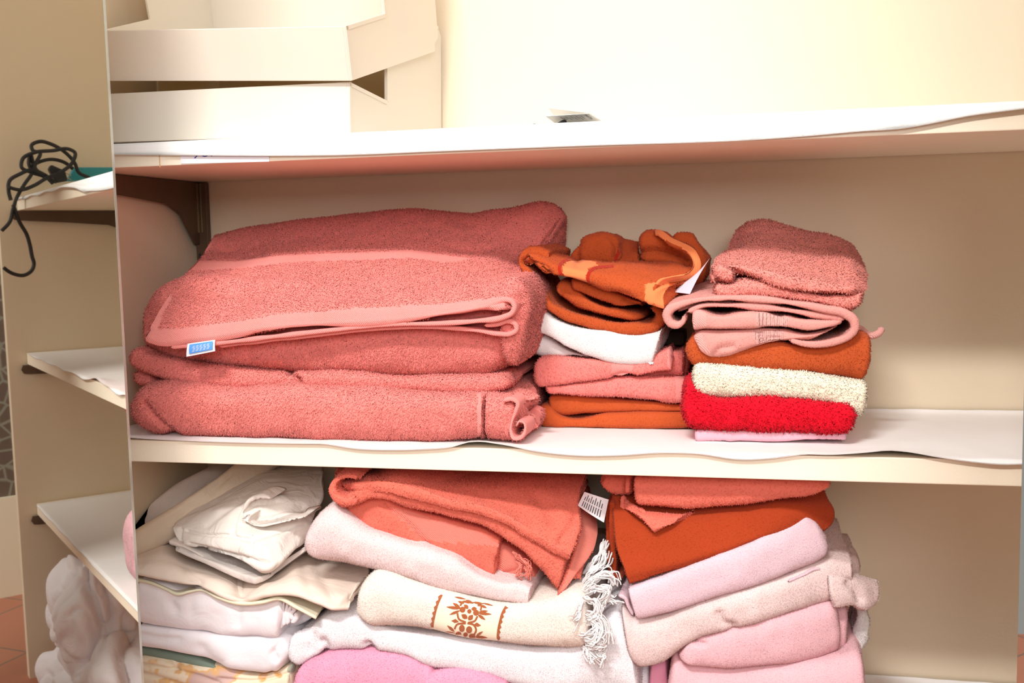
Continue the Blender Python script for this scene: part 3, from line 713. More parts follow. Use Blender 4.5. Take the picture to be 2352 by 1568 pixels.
# ---- left pile, bottom: rolled coral bath towel
c = Cloth()
c.slab(k0([(287, 893), (330, 886), (394, 885), (450, 891), (510, 897), (570, 896), (620, 891), (700, 887), (800, 893), (890, 897), (977, 902), (1050, 904), (1112, 906)]),
       k0([(289, 993), (320, 998), (349, 1001), (407, 1005), (483, 1010), (560, 1013), (617, 1015), (700, 1016), (800, 1015), (890, 1016), (977, 1015), (1050, 1014), (1112, 1014)]), 0.012, 0.25,
       ends=((0.03, 2.2), (0.004, 4)), bul=0.9)
c.slab(k0([(1106, 905), (1116, 905), (1130, 905), (1150, 909), (1170, 913), (1186, 918)]), k0([(1106, 1013), (1116, 1013), (1130, 1015), (1150, 1016), (1170, 1014), (1184, 1004)]), 0.016, 0.2, ends=((0.003, 4), (0.008, 2.4)), bul=0.85)
c.ribbon(kB([(1150, 1215), (1200, 1205), (1235, 1225), (1222, 1280), (1200, 1340), (1195, 1395), (1215, 1435), (1250, 1430), (1278, 1390), (1272, 1345), (1245, 1335), (1225, 1370)]), [10, 10, 9, 9, 9, 8, 8, 7], 0.012, 0.10)
c.sheet([k0([(1120, 890, 0.10), (1165, 885, 0.085), (1200, 890, 0.07), (1239, 907, 0.055)]), k0([(1120, 900, 0.06), (1165, 898, 0.055), (1200, 905, 0.05), (1238, 911, 0.05)]), k0([(1120, 915, 0.035), (1165, 917, 0.04), (1195, 917, 0.045), (1222, 918, 0.047)])], 0.006)
c.sheet([k0([(1188, 920, 0.03), (1200, 925, 0.035), (1212, 945, 0.045), (1226, 965, 0.055), (1234, 978, 0.06)]), k0([(1190, 945, 0.03), (1200, 950, 0.035), (1210, 960, 0.045), (1222, 973, 0.055), (1232, 981, 0.06)]), k0([(1195, 975, 0.035), (1204, 978, 0.04), (1212, 979, 0.045), (1222, 980, 0.055), (1229, 982, 0.06)])], 0.006)
c.finish('bath_towel', 'rolled coral bath towel with a spiral rolled end, bottom of the coral bath towels', 'towel', TERRY['coral'], pile=P_long(), seed=1,
         creases=[(kA([(165, 1270), (210, 1330), (260, 1380), (330, 1430)]), 7, 0.006), (kB([(1040, 1180), (1036, 1280), (1038, 1400), (1042, 1450)]), 3, 0.004)],
         noise=((0.003, 16), (0.0012, 50)),
         bands=[('hem_band', kB([(1005, 1150), (1024, 1150), (1024, 1250), (1022, 1350), (1024, 1470), (1008, 1470), (1000, 1350), (1004, 1250)]), FLAT['coral'], 'flat woven hem band'),
                ('rolled_end', kB([(1140, 1190), (1370, 1120), (1370, 1470), (1150, 1480), (1120, 1400)]), FLAT['coral'], 'smooth hemmed roll end')], group='coral bath towels in the left pile')

# ---- next: coral towel squeezed between
c = Cloth()
c.slab(k0([(285, 812), (300, 802), (336, 811), (394, 828), (461, 840), (572, 850), (660, 856), (760, 856), (900, 864), (1056, 866), (1135, 866), (1168, 864)]),
       k0([(290, 838), (298, 847), (340, 862), (400, 882), (455, 890), (520, 893), (610, 888), (706, 887), (858, 893), (977, 899), (1095, 901), (1171, 890)]), 0.036, 0.23, ends=((0.012, 2.2), (0.014, 2.2)), bul=1.0)
c.slab(k0([(299, 852), (310, 848), (325, 853), (345, 864)]), k0([(300, 878), (315, 884), (335, 884), (350, 884)]), 0.05, 0.1, ends=((0.01, 2.2), (0.003, 3)))
c.finish('bath_towel', 'coral bath towel squashed just above the rolled one, its folded nose near the mirror', 'towel', TERRY['coral'], pile=P_long(), seed=2,
         creases=[(kA([(915, 1105), (945, 1150), (950, 1180)]), 8, 0.012), (kA([(95, 1085), (200, 1140), (300, 1190)]), 6, 0.003)], noise=((0.003, 18), (0.001, 55)), group='coral bath towels in the left pile')

# ---- next: thick folded coral towel
c = Cloth()
c.slab(k0([(301, 742), (309, 712), (338, 672), (402, 640), (560, 640), (900, 645), (1100, 640), (1180, 640), (1212, 668)]),
       k0([(300, 778), (331, 806), (394, 824), (461, 838), (572, 847), (706, 856), (880, 863), (1056, 865), (1130, 866), (1168, 858)]), [(0, .062), (.12, .044), (.3, .034), (1, .034)], 0.22, ends=((0.010, 2.2), (0.03, 2.3)), bul=0.55, yend=0.02)
c.finish('bath_towel', 'thick folded coral bath towel directly under the topmost bath towel with its blue tag', 'towel', TERRY['coral'], pile=P_long(), seed=3, noise=((0.003, 16), (0.001, 55)), group='coral bath towels in the left pile')

# ---- top: coral bath towel with woven band, hem and care tag
c = Cloth()
c.sheet([k0([(500, 600, .278), (560, 585, .278), (662, 570, .278), (800, 550, .278), (945, 540, .278), (1028, 545, .278), (1100, 545, .278), (1170, 535, .278), (1285, 540, .278), (1299, 560, .278)]),
         k0([(497, 549, .262), (560, 533, .262), (662, 517, .262), (800, 499, .262), (945, 488, .262), (1028, 493, .262), (1095, 494, .262), (1160, 482, .262), (1285, 482, .262), (1300, 498, .262)]),
         k0([(470, 582, .185), (550, 572, .185), (662, 555, .185), (800, 540, .185), (945, 530, .185), (1028, 533, .185), (1100, 540, .185), (1150, 545, .19), (1195, 560, .20), (1225, 580, .205)]),
         k0([(448, 606, .118), (537, 604, .118), (590, 595, .118), (662, 588, .118), (800, 585, .118), (945, 577, .118), (1016, 588, .118), (1095, 597, .118), (1150, 606, .122), (1180, 622, .128)]),
         k0([(407, 650, .066), (500, 645, .066), (662, 640, .066), (800, 638, .066), (945, 632, .066), (1016, 632, .066), (1095, 635, .066), (1160, 640, .07), (1195, 648, .075), (1205, 668, .085)]),
         k0([(372, 715, .028), (500, 706, .028), (662, 690, .028), (800, 680, .028), (945, 672, .028), (1016, 668, .028), (1095, 660, .028), (1165, 655, .03), (1205, 660, .036), (1222, 690, .052)]),
         k0([(352, 755, .009), (438, 748, .009), (528, 739, .009), (639, 719, .009), (800, 706, .009), (900, 701, .009), (977, 699, .009), (1095, 688, .009), (1165, 681, .012), (1197, 700, .022)]),
         k0([(338, 777, .003), (363, 785, .003), (438, 780, .003), (501, 773, .003), (617, 753, .003), (751, 744, .003), (860, 739, .003), (977, 727, .003), (1095, 708, .003), (1160, 695, .005)])], 0.0065)
c.slab(k0([(1150, 640), (1178, 634), (1203, 640), (1218, 660)]), k0([(1150, 820), (1172, 838), (1186, 830), (1198, 780)]), 0.022, 0.14, ends=((0.004, 3), (0.02, 2.2)), bul=0.35)
c.finish('bath_towel', 'topmost coral bath towel with a woven band, plain hem and blue care tag', 'towel', TERRY['coral'], pile=P_long(lay=(0.05, -0.25, -0.55)), seed=4,
         creases=[(k0([(478, 560), (424, 622), (384, 690), (350, 752)]), 4, -0.003), (kA([(820, 590), (760, 660), (690, 740), (650, 790)]), 12, 0.004), (kA([(480, 600), (540, 640), (600, 660)]), 12, 0.003), (kB([(830, 470), (750, 530), (660, 590)]), 12, 0.0045),
                  (kB([(480, 500), (380, 580), (300, 640)]), 12, 0.003), (kB([(830, 150), (900, 175), (960, 200)]), 12, 0.0025), (kA([(560, 480), (640, 500), (760, 490)]), 14, 0.004),
                  (kB([(860, 330), (1000, 350), (1100, 330)]), 9, 0.003)],
         noise=((0.0035, 11), (0.0012, 40)),
         bands=[('selvage', k0([(488, 540), (502, 545), (466, 592), (418, 640), (384, 708), (352, 772), (326, 785), (326, 770)]), FLAT['coral'], 'flat selvage edge', 0.24), ('woven_band', k0([(440, 597), (537, 600), (590, 592), (662, 584), (800, 580), (945, 573), (1005, 582), (1060, 590), (1095, 594), (1060, 600), (1016, 604), (945, 592), (800, 598), (662, 603), (590, 612), (530, 618), (425, 622)]), FLAT['coral'], 'flat woven band', 0.2),
                ('hem', k0([(330, 758), (362, 754), (438, 748), (528, 739), (639, 719), (800, 706), (900, 701), (977, 699), (1095, 687), (1160, 679), (1172, 690), (1172, 720), (1095, 722), (977, 745), (751, 760), (501, 790), (363, 800), (330, 790)]), FLAT['coral'], 'flat woven hem', 0.03)], group='coral bath towels in the left pile')
T1 = c.root; T1B = c.bvh
h = Cloth()
h.ribbon(kB([(1040, 672), (1100, 648), (1160, 628), (1200, 638), (1216, 668), (1200, 705), (1150, 730), (1000, 752), (800, 766), (500, 772), (200, 800), (-200, 845), (-500, 880), (-780, 905)]), 11, 0.004, 0.06)
h.ribbon(kB([(1040, 778), (1120, 768), (1180, 752), (1220, 770), (1228, 800), (1195, 826), (1130, 828), (1000, 808), (800, 790), (500, 792), (200, 818), (-200, 862), (-500, 897)]), 10, 0.012, 0.06)
h.finish('folded_hem', 'flat folded hem layers', None, FLAT['coral'], parent=T1, seed=5, noise=((0.0008, 40),), tint=1.0)
q = [at(428, 819, -0.003), at(494, 806, -0.003), at(494, 780, 0.0015), at(431, 789, 0.0015)]
tg = panel('care_tag', q, 0.0005, LABELW, T1, bend=0.0008); tg['label'] = 'white care tag with a blue printed panel'
q2 = [at(434.5, 812.5, -0.0042), at(488, 802, -0.0042), at(488.5, 783, -0.0018), at(435.5, 791, -0.0018)]
bp_ = panel('blue_print', q2, 0.0003, BLUE, tg, bend=0.0008)
V, F = [], []
for r_ in range(5):
    for k in range(5):
        s0 = 0.14 + 0.155 * k + 0.02 * ((r_ * 7 + k * 3) % 3); t0 = 0.16 + 0.14 * r_
        for (s, t) in ((s0, t0), (s0 + 0.10, t0), (s0 + 0.10, t0 + 0.05), (s0, t0 + 0.05)):
            p = (q2[0] * (1 - s) + q2[1] * s) * (1 - t) + (q2[3] * (1 - s) + q2[2] * s) * t; V.append(p + np.array([0, -0.0010, 0]))
        b = len(V) - 4; F.append((b, b + 1, b + 2, b + 3))
put('tag_print', poly_mesh('tag_print', V, F), LABELW, tg)

# ---- middle pile
GM = 'small towels in the middle pile'
YM = 0.128
c = Cloth(); c.slab(kC([(220, 1262), (245, 1225), (300, 1228), (340, 1268), (700, 1270), (1110, 1264), (1240, 1262)]), kC([(222, 1335), (245, 1352), (320, 1358), (450, 1362), (700, 1365), (1110, 1364), (1240, 1362)]), YM, 0.15, ends=((0.008, 2.2), (0.004, 3)))
c.finish('hand_towel', 'burnt orange towel lying on the liner, lowest of the middle pile', 'towel', TERRY['orange'], pile=P_loop(L=0.0016), seed=11, group=GM)
c = Cloth(); c.slab(kC([(286, 1162), (420, 1158), (600, 1172), (900, 1196), (1110, 1218), (1220, 1225)]), kC([(300, 1240), (330, 1266), (520, 1270), (700, 1266), (1110, 1258), (1220, 1256)]), YM + 0.006, 0.14, ends=((0.006, 2.4), (0.004, 3)))
c.finish('hand_towel', 'burnt orange towel second from the bottom of the middle pile, under two coral towels', 'towel', TERRY['orange'], pile=P_loop(L=0.0016), seed=12, group=GM)
c = Cloth(); c.slab(kC([(262, 1105), (380, 1092), (500, 1082), (700, 1052), (900, 1048), (1150, 1048)]), kC([(280, 1145), (420, 1153), (700, 1168), (950, 1193), (1060, 1212), (1140, 1212)]), YM - 0.006, 0.15, ends=((0.007, 2.4), (0.003, 4)))
c.finish('hand_towel', 'plain coral towel in the middle pile, resting on the two orange towels', 'towel', TERRY['coral'], pile=P_loop(L=0.0026), seed=13, group=GM,
         bands=[('hem', kC([(1085, 1030), (1145, 1030), (1145, 1225), (1085, 1225)]), FLAT['coral'], None)])
c = Cloth()
c.slab(kC([(850, 1000), (950, 950), (1050, 900), (1140, 872)]), kC([(850, 1038), (950, 1046), (1060, 1048), (1140, 1046)]), YM + 0.012, 0.13, ends=((0.003, 3), (0.003, 4)))
c.slab(kC([(1000, 930), (1100, 900), (1172, 890)]), kC([(1000, 1040), (1100, 1040), (1172, 1030)]), YM + 0.03, 0.11, ends=((0.003, 3), (0.003, 4)))
c.slab(kC([(200, 935), (280, 920), (400, 924), (550, 936), (700, 955), (850, 955), (960, 905), (1055, 862)]), kC([(192, 1078), (235, 1103), (330, 1098), (450, 1085), (700, 1050), (800, 1036), (950, 1012), (1068, 1000)]), YM - 0.012, 0.15, ends=((0.010, 2.4), (0.003, 4)), bul=0.6)
c.finish('hand_towel', 'coral towel with a flat woven band, directly under the white towel', 'towel', TERRY['coral'], pile=P_loop(L=0.0026), seed=14, group=GM,
         creases=[(kC([(700, 1040), (760, 1020), (820, 1036)]), 5, 0.004)],
         bands=[('woven_band', kC([(690, 930), (820, 930), (815, 1050), (690, 1060)]), FLAT['coral'], 'flat woven band'),
                ('hem', kC([(1030, 850), (1072, 850), (1075, 1010), (1040, 1010)]), FLAT['coral'], None)])
c = Cloth()
c.slab(kC([(160, 760), (230, 775), (300, 800), (420, 868), (560, 915)]), kC([(182, 895), (232, 912), (370, 922), (450, 916), (560, 920)]), YM + 0.004, 0.13, ends=((0.008, 2.6), (0.004, 3)))
c.slab(kC([(165, 570), (210, 582), (300, 660), (450, 722), (700, 772), (850, 785), (970, 762), (1010, 742)]), kC([(160, 748), (270, 782), (400, 868), (550, 920), (640, 945), (700, 958), (840, 966), (942, 966)]), YM - 0.016, 0.15, ends=((0.008, 3), (0.004, 5)), bul=0.5)
c.sheet([kC([(1012, 742, .17), (1045, 735, .2), (1075, 730, .23)]), kC([(985, 830, .135), (1010, 820, .16), (1040, 800, .2)]), kC([(945, 960, .115), (975, 900, .14), (1000, 860, .18)])], 0.006)
c.finish('hand_towel', 'white towel draped in the middle pile under the crumpled orange towel', 'towel', TERRY['white'], pile=P_loop(L=0.0017, gap=0.0015), seed=15, group=GM, noise=((0.003, 20), (0.001, 60)))

# ---- crumpled orange towel with red-edged band
c = Cloth()
YO = 0.105
c.ribbon(kC([(300, 300), (215, 262), (150, 275), (130, 325), (165, 400), (205, 470), (245, 540), (300, 600), (400, 655), (550, 702), (700, 738), (850, 748), (950, 725), (988, 672), (975, 625), (930, 612)]), [30, 26, 24, 24, 24, 24, 24, 24, 25, 26, 26, 26, 24, 22, 20], YO + 0.012, 0.15)
c.slab(kC([(330, 470), (380, 440), (460, 470), (560, 560), (700, 605), (880, 640)]), kC([(330, 520), (380, 560), (470, 620), (600, 660), (760, 690), (900, 680)]), YO + 0.02, 0.13, ends=((0.008, 2.2), (0.01, 2.2)))
c.slab(kC([(430, 430), (560, 440), (700, 500), (800, 545), (890, 575)]), kC([(430, 500), (550, 545), (680, 590), (800, 605), (895, 605)]), YO + 0.012, 0.13, ends=((0.006, 2.2), (0.004, 3)))
c.sheet([kC([(190, 270, .20), (300, 300, .20), (430, 330, .20), (600, 360, .20), (720, 380, .20), (850, 380, .20), (950, 380, .20), (1100, 390, .20), (1225, 400, .20)]),
         kC([(190, 232, .17), (300, 262, .17), (430, 310, .165), (600, 338, .165), (720, 335, .165), (850, 322, .17), (950, 322, .17), (1100, 330, .17), (1232, 345, .17)]),
         kC([(160, 250, .13), (290, 285, .125), (420, 330, .12), (590, 352, .12), (720, 360, .12), (850, 362, .12), (960, 375, .125), (1100, 400, .13), (1225, 405, .14)]),
         kC([(180, 310, .108), (270, 345, .10), (390, 380, .098), (560, 410, .098), (700, 425, .098), (820, 440, .095), (930, 450, .095), (1060, 450, .105), (1180, 440, .12)]),
         kC([(230, 370, .110), (270, 395, .10), (375, 405, .098), (545, 445, .098), (650, 478, .098), (790, 510, .09), (880, 540, .085), (960, 555, .085), (1015, 545, .09)]),
         kC([(260, 385, .125), (290, 408, .118), (380, 412, .112), (545, 458, .108), (660, 495, .105), (790, 530, .095), (880, 575, .086), (960, 592, .085), (1018, 606, .086)])], 0.007)
c.slab(kC([(425, 300), (440, 265), (480, 205), (560, 160), (640, 158), (720, 190), (760, 250)]), kC([(425, 330), (480, 350), (560, 360), (620, 365), (680, 365), (720, 360), (755, 340)]), 0.172, 0.10, ends=((0.02, 2.2), (0.02, 2.2)), bul=0.9, yend=0.02)
c.sheet([kC([(650, 165, .255), (700, 175, .255), (760, 190, .255), (850, 205, .255)]), kC([(660, 190, .225), (700, 208, .222), (760, 215, .222), (850, 220, .225)]), kC([(690, 290, .19), (730, 300, .185), (790, 300, .185), (860, 290, .185)]), kC([(690, 340, .18), (730, 345, .175), (790, 340, .175), (860, 330, .175)])], 0.006)
c.slab(kC([(850, 240), (858, 180), (890, 145), (950, 138), (1000, 150), (1050, 185), (1110, 215), (1170, 232), (1218, 275)]), kC([(850, 330), (890, 345), (960, 350), (1030, 355), (1080, 360), (1140, 365), (1180, 368), (1200, 370), (1225, 365)]), 0.165, 0.09, ends=((0.014, 2.2), (0.018, 2.2)), bul=0.8, yend=0.02)
c.sheet([kC([(960, 132, .175), (985, 128, .165), (1025, 150, .155), (1060, 182, .15), (1110, 205, .145), (1165, 225, .14), (1205, 250, .135), (1228, 300, .13), (1238, 360, .125), (1215, 410, .12), (1150, 445, .115), (1090, 458, .11), (1045, 465, .105), (1022, 510, .10), (1020, 560, .095), (1030, 606, .09)]),
         kC([(955, 150, .16), (975, 150, .155), (1010, 172, .148), (1048, 205, .142), (1100, 228, .138), (1150, 248, .133), (1180, 275, .128), (1195, 310, .122), (1200, 355, .115), (1170, 395, .108), (1110, 418, .10), (1050, 430, .095), (1000, 445, .09), (960, 490, .088), (945, 545, .086), (950, 590, .085)])], 0.004)
c.slab(kC([(1045, 180), (1080, 158), (1130, 152), (1180, 158), (1215, 215), (1250, 255), (1290, 292)]), kC([(1050, 400), (1100, 430), (1150, 450), (1190, 470), (1220, 480), (1260, 440), (1292, 330)]), 0.195, 0.07, ends=((0.012, 2.2), (0.008, 2.2)), bul=0.5)
c.slab(kC([(1010, 480), (1080, 500), (1160, 480)]), kC([(1015, 610), (1080, 590), (1165, 540)]), 0.13, 0.10, ends=((0.006, 2.4), (0.006, 2.4)))
stripe1 = kC([(385, 300), (470, 308), (405, 330), (384, 360), (386, 400), (402, 425), (375, 425), (352, 390), (352, 350), (365, 318)])
stripe2 = kC([(700, 345), (720, 355), (600, 362), (560, 380), (545, 410), (552, 455), (535, 460), (528, 410), (545, 370), (590, 350)])
c.finish('hand_towel', 'crumpled burnt orange towel with a lighter red-edged band, topmost of the middle pile', 'towel', TERRY['orange'], pile=P_loop(), seed=16, group=GM, noise=((0.0035, 22), (0.0012, 60)),
         creases=[(kC([(150, 330), (230, 330), (300, 400)]), 8, 0.007), (kC([(300, 560), (430, 620), (560, 650)]), 5, 0.003), (kC([(480, 210), (470, 280), (480, 340)]), 8, 0.006), (kC([(690, 175), (720, 230), (715, 300)]), 7, 0.006),
                  (kC([(880, 270), (1000, 270), (1100, 300), (1160, 330)]), 8, 0.008), (kC([(760, 560), (860, 590), (900, 585)]), 4, 0.003)],
         bands=[('woven_band', kC([(470, 308), (590, 325), (600, 350), (545, 370), (528, 410), (535, 462), (402, 428), (386, 400), (384, 360), (405, 330)]), PEACH, 'lighter flat woven band'),
                ('hem', kC([(895, 462), (1045, 452), (1045, 625), (895, 592)]), PEACH, 'lighter flat hem', 0.125), ('hem', kC([(955, 120), (1040, 135), (1245, 235), (1260, 370), (1220, 430), (1060, 470), (1040, 470), (930, 470), (935, 405), (1050, 398), (1150, 385), (1180, 340), (1150, 255), (960, 165)]), PEACH, 'lighter flat hem')])
root = c.root
def lie(pts, w):
    P = spline(kC(pts), 22); t = np.gradient(P, axis=0); n = np.stack([-t[:, 1], t[:, 0]], -1); n /= np.linalg.norm(n, axis=1)[:, None]
    return [[tuple(P[k] - n[k] * w / 2), tuple(P[k + 1] - n[k + 1] * w / 2), tuple(P[k + 1] + n[k + 1] * w / 2), tuple(P[k] + n[k] * w / 2)] for k in range(21)]
stitched('red_stripe', c.bvh, lie([(462, 308), (420, 312), (385, 328), (366, 352), (366, 385), (384, 412), (398, 424)], 6.5), REDSTRIPE, root, 0.0012, 'dark red stripe')
stitched('red_stripe', c.bvh, lie([(700, 352), (640, 358), (580, 368), (552, 388), (541, 415), (545, 458)], 6.5), REDSTRIPE, root, 0.0012, 'dark red stripe')
stitched('red_stripe', c.bvh, lie([(738, 235), (732, 270), (718, 300), (712, 330)], 6.5), REDSTRIPE, root, 0.0012, 'dark red stripe')
q = [at(*kC([(1075, 515)])[0], 0.112), at(*kC([(1175, 527)])[0], 0.105), at(*kC([(1298, 305)])[0], 0.118), at(*kC([(1225, 400)])[0], 0.118)]
panel('care_tag', q, 0.0005, LILACLABEL, root, bend=0.002)['label'] = 'greyish care tag'

# ---- right pile
GR = 'small towels in the right pile'
YR = 0.058
c = Cloth(); c.slab(kD([(310, 1376), (600, 1378), (900, 1384), (1265, 1380)]), kD([(315, 1440), (600, 1442), (900, 1440), (1262, 1436)]), YR, 0.2, ends=((0.004, 3), (0.004, 3)))
c.finish('face_cloth', 'thin pale pink cloth, lowest of the right pile, under the bright red towel', 'towel', TERRY['pinkthin'], pile=P_vel(L=0.0008), seed=21, group=GR, ripples=((0.0003, 1600, (1, 0, 0)),))
c = Cloth(); c.slab(kD([(236, 1150), (250, 1085), (288, 1075), (330, 1130), (420, 1175), (700, 1172), (950, 1184), (1150, 1216), (1290, 1250), (1308, 1275)]), kD([(224, 1310), (255, 1355), (300, 1372), (430, 1378), (600, 1376), (900, 1386), (1080, 1390), (1200, 1390), (1260, 1384), (1298, 1345)]), YR - 0.01, 0.21, ends=((0.012, 2.6), (0.008, 3)), bul=0.8)
c.finish('hand_towel', 'bright red fluffy towel near the bottom of the right pile', 'towel', TERRY['red'], pile=P_long(L=0.0046, r=0.0007, gap=0.002, mess=0.55, lay=(0, -.1, -.2)), seed=22, group=GR, noise=((0.002, 25), (0.0012, 70)))
c = Cloth(); c.slab(kD([(300, 1010), (325, 970), (400, 966), (700, 990), (1000, 1020), (1250, 1060), (1395, 1085)]), kD([(300, 1140), (345, 1165), (420, 1178), (700, 1172), (950, 1184), (1150, 1218), (1310, 1295), (1372, 1265)]), YR - 0.002, 0.2, ends=((0.008, 3), (0.008, 3)), bul=0.8)
c.finish('hand_towel', 'cream fluffy towel between the bright red towel and the rust towel of the right pile', 'towel', TERRY['cream'], pile=P_long(L=0.0034, r=0.0007, gap=0.0016, mess=0.5, lay=(0, -.15, -.3)), seed=23, group=GR)
c = Cloth(); c.slab(kD([(252, 830), (285, 800), (500, 800), (800, 830), (1050, 840), (1300, 778), (1400, 800), (1418, 830)]), kD([(258, 930), (300, 972), (400, 968), (700, 990), (1000, 1018), (1250, 1052), (1350, 1066), (1385, 1060)]), YR + 0.004, 0.2, ends=((0.012, 2.4), (0.008, 3)), bul=0.7)
c.finish('hand_towel', 'rust orange towel in the right pile, resting on the cream towel', 'towel', TERRY['orange'], pile=P_loop(L=0.0024), seed=24, group=GR)
c = Cloth()
YP = YR - 0.008
c.slab(kD([(288, 775), (340, 752), (480, 752), (700, 745), (880, 748), (1000, 772), (1100, 760), (1230, 715)]), kD([(300, 840), (350, 895), (430, 928), (520, 912), (620, 880), (760, 835), (900, 820), (1040, 820)]), YP + 0.002, 0.18, ends=((0.012, 2.4), (0.006, 2.2)), bul=0.8)
c.slab(kD([(286, 640), (330, 626), (430, 655), (490, 660), (570, 645), (700, 650), (870, 660), (1000, 690), (1235, 700)]), kD([(290, 760), (340, 755), (480, 748), (620, 742), (700, 735), (870, 738), (1000, 755), (1215, 712)]), YP - 0.004, 0.18, ends=((0.006, 3), (0.008, 2.2)), bul=0.75)
c.ribbon(kD([(250, 660), (240, 700), (205, 722), (160, 708), (138, 660), (165, 615), (230, 590), (330, 565), (500, 555), (750, 562), (950, 590), (1120, 622), (1250, 652), (1300, 690), (1308, 740), (1270, 790), (1180, 825), (1080, 842), (980, 835), (900, 812)]),
         [8, 14, 16, 16, 15, 14, 14, 14, 14, 14, 14, 14, 14, 15, 16, 16, 15, 14], YP + 0.002, 0.19, rise=(0.012, 0.0))
c.ribbon(kD([(270, 640), (340, 605), (500, 598), (750, 610), (950, 638), (1120, 665), (1235, 680)]), 13, YP + 0.006, 0.17)
c.sheet([kD([(240, 560, .2), (330, 500, .2), (430, 470, .2), (560, 480, .2)]), kD([(215, 590, .12), (330, 545, .12), (430, 520, .12), (560, 525, .12)]), kD([(205, 600, .075), (330, 568, .075), (430, 556, .075), (560, 556, .075)])], 0.006)
gro = []
for gx_ in (738, 760, 783, 806, 830, 852):
    gro.append((kD([(gx_, 650), (gx_ + 2, 690), (gx_ + 4, 735)]), 2.2, 0.0035)); gro.append((kD([(gx_ - 28, 750), (gx_ - 16, 790), (gx_ - 12, 845)]), 2.2, 0.0035))
c.finish('hand_towel', 'pale pink towel with ribbed bands and open folds, under the salmon towel', 'towel', TERRY['palepink'], pile=P_loop(L=0.0015, gap=0.0014), seed=25, group=GR, creases=gro + [(kD([(440, 900), (460, 870), (540, 855)]), 6, 0.004)], noise=((0.0016, 30), (0.0006, 80)),
         bands=[('ribbed_band', kD([(690, 640), (895, 650), (890, 740), (700, 735)]), RIBBED, 'ribbed woven band'), ('ribbed_band', kD([(670, 752), (858, 750), (858, 815), (690, 835)]), RIBBED, 'ribbed woven band'),
                ('hem', kD([(270, 610), (385, 635), (380, 750), (275, 760)]), FLAT['palepink'], 'flat hem end'), ('hem', kD([(270, 765), (345, 755), (400, 870), (440, 940), (330, 930)]), FLAT['palepink'], None)])
t_ = tube('hanging_loop', [at(u, v, y) for u, v, y in kD([(1290, 730, .12), (1340, 745, .12), (1380, 775, .11), (1420, 785, .10), (1455, 770, .10), (1470, 748, .105)])], 0.0042, FLAT['palepink'], c.root, 40)
t_['label'] = 'twisted pink hanging loop'
c = Cloth()
c.slab(kD([(428, 500), (440, 465), (520, 462), (620, 440), (750, 455), (900, 500), (1050, 525), (1200, 535), (1330, 520), (1362, 500)]), kD([(436, 535), (520, 548), (650, 540), (800, 548), (950, 562), (1060, 580), (1160, 600), (1240, 612), (1310, 605), (1352, 570)]), YR + 0.004, 0.18, ends=((0.006, 2.4), (0.010, 2.4)), bul=0.8)
c.sheet([kD([(590, 200, .255), (640, 160, .255), (720, 150, .255), (850, 170, .255), (1000, 200, .255), (1150, 225, .255), (1270, 270, .255), (1330, 350, .255)]),
         kD([(575, 140, .235), (640, 100, .235), (720, 87, .235), (850, 112, .235), (1000, 150, .235), (1150, 177, .235), (1265, 220, .235), (1328, 300, .235)]),
         kD([(530, 205, .185), (620, 165, .185), (720, 150, .185), (850, 170, .185), (1000, 205, .185), (1150, 235, .185), (1280, 275, .185), (1350, 345, .185)]),
         kD([(475, 290, .125), (580, 255, .125), (720, 250, .125), (850, 265, .125), (1000, 290, .125), (1150, 320, .125), (1290, 355, .125), (1364, 410, .135)]),
         kD([(425, 335, .082), (560, 325, .080), (720, 340, .08), (850, 365, .08), (1000, 395, .08), (1150, 420, .08), (1300, 445, .08), (1368, 475, .095)]),
         kD([(412, 375, .064), (550, 362, .064), (700, 400, .060), (850, 440, .058), (1000, 468, .056), (1150, 485, .056), (1290, 498, .058), (1358, 520, .075)]),
         kD([(430, 425, .060), (540, 385, .068), (700, 428, .062), (850, 475, .058), (1000, 500, .056), (1150, 512, .056), (1280, 525, .06), (1335, 545, .075)])], 0.009)
c.slab(kD([(412, 360), (440, 335), (500, 345), (560, 375)]), kD([(420, 420), (450, 445), (500, 455), (560, 450)]), 0.058, 0.12, ends=((0.012, 2.2), (0.004, 3)))
c.finish('hand_towel', 'salmon fluffy folded towel, topmost of the right pile', 'towel', TERRY['salmon'], pile=P_long(L=0.0038, gap=0.0018), seed=26, group=GR, noise=((0.0022, 20), (0.001, 60)),
         creases=[(kD([(500, 345), (600, 400), (720, 440)]), 5, 0.003), (kD([(500, 240), (760, 250), (1100, 300)]), 14, 0.002)])
# dark item tucked in the gap between the piles
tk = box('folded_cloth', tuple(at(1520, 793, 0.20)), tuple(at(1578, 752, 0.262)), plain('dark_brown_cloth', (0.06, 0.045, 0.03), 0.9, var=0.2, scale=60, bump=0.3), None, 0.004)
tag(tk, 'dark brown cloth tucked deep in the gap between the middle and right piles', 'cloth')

# ================================================================== BEDDING AND TOWELS, BOTTOM SHELF
ZU = -H - 0.0035                                   # underside of the middle shelf
def vfloor(u, Y, z=None):
    lo_, hi_ = 900.0, 2400.0
    for _ in range(40):
        m = (lo_ + hi_) / 2
        if at(u, m, Y)[2] > (ZBOT + 0.002 if z is None else z): lo_ = m
        else: hi_ = m
    return lo_
def floorline(us, Y): return [(u, vfloor(u, Y)) for u in us]
GS = 'folded bed linen at the left end'
wr = ((0.002, 14), (0.0012, 45))
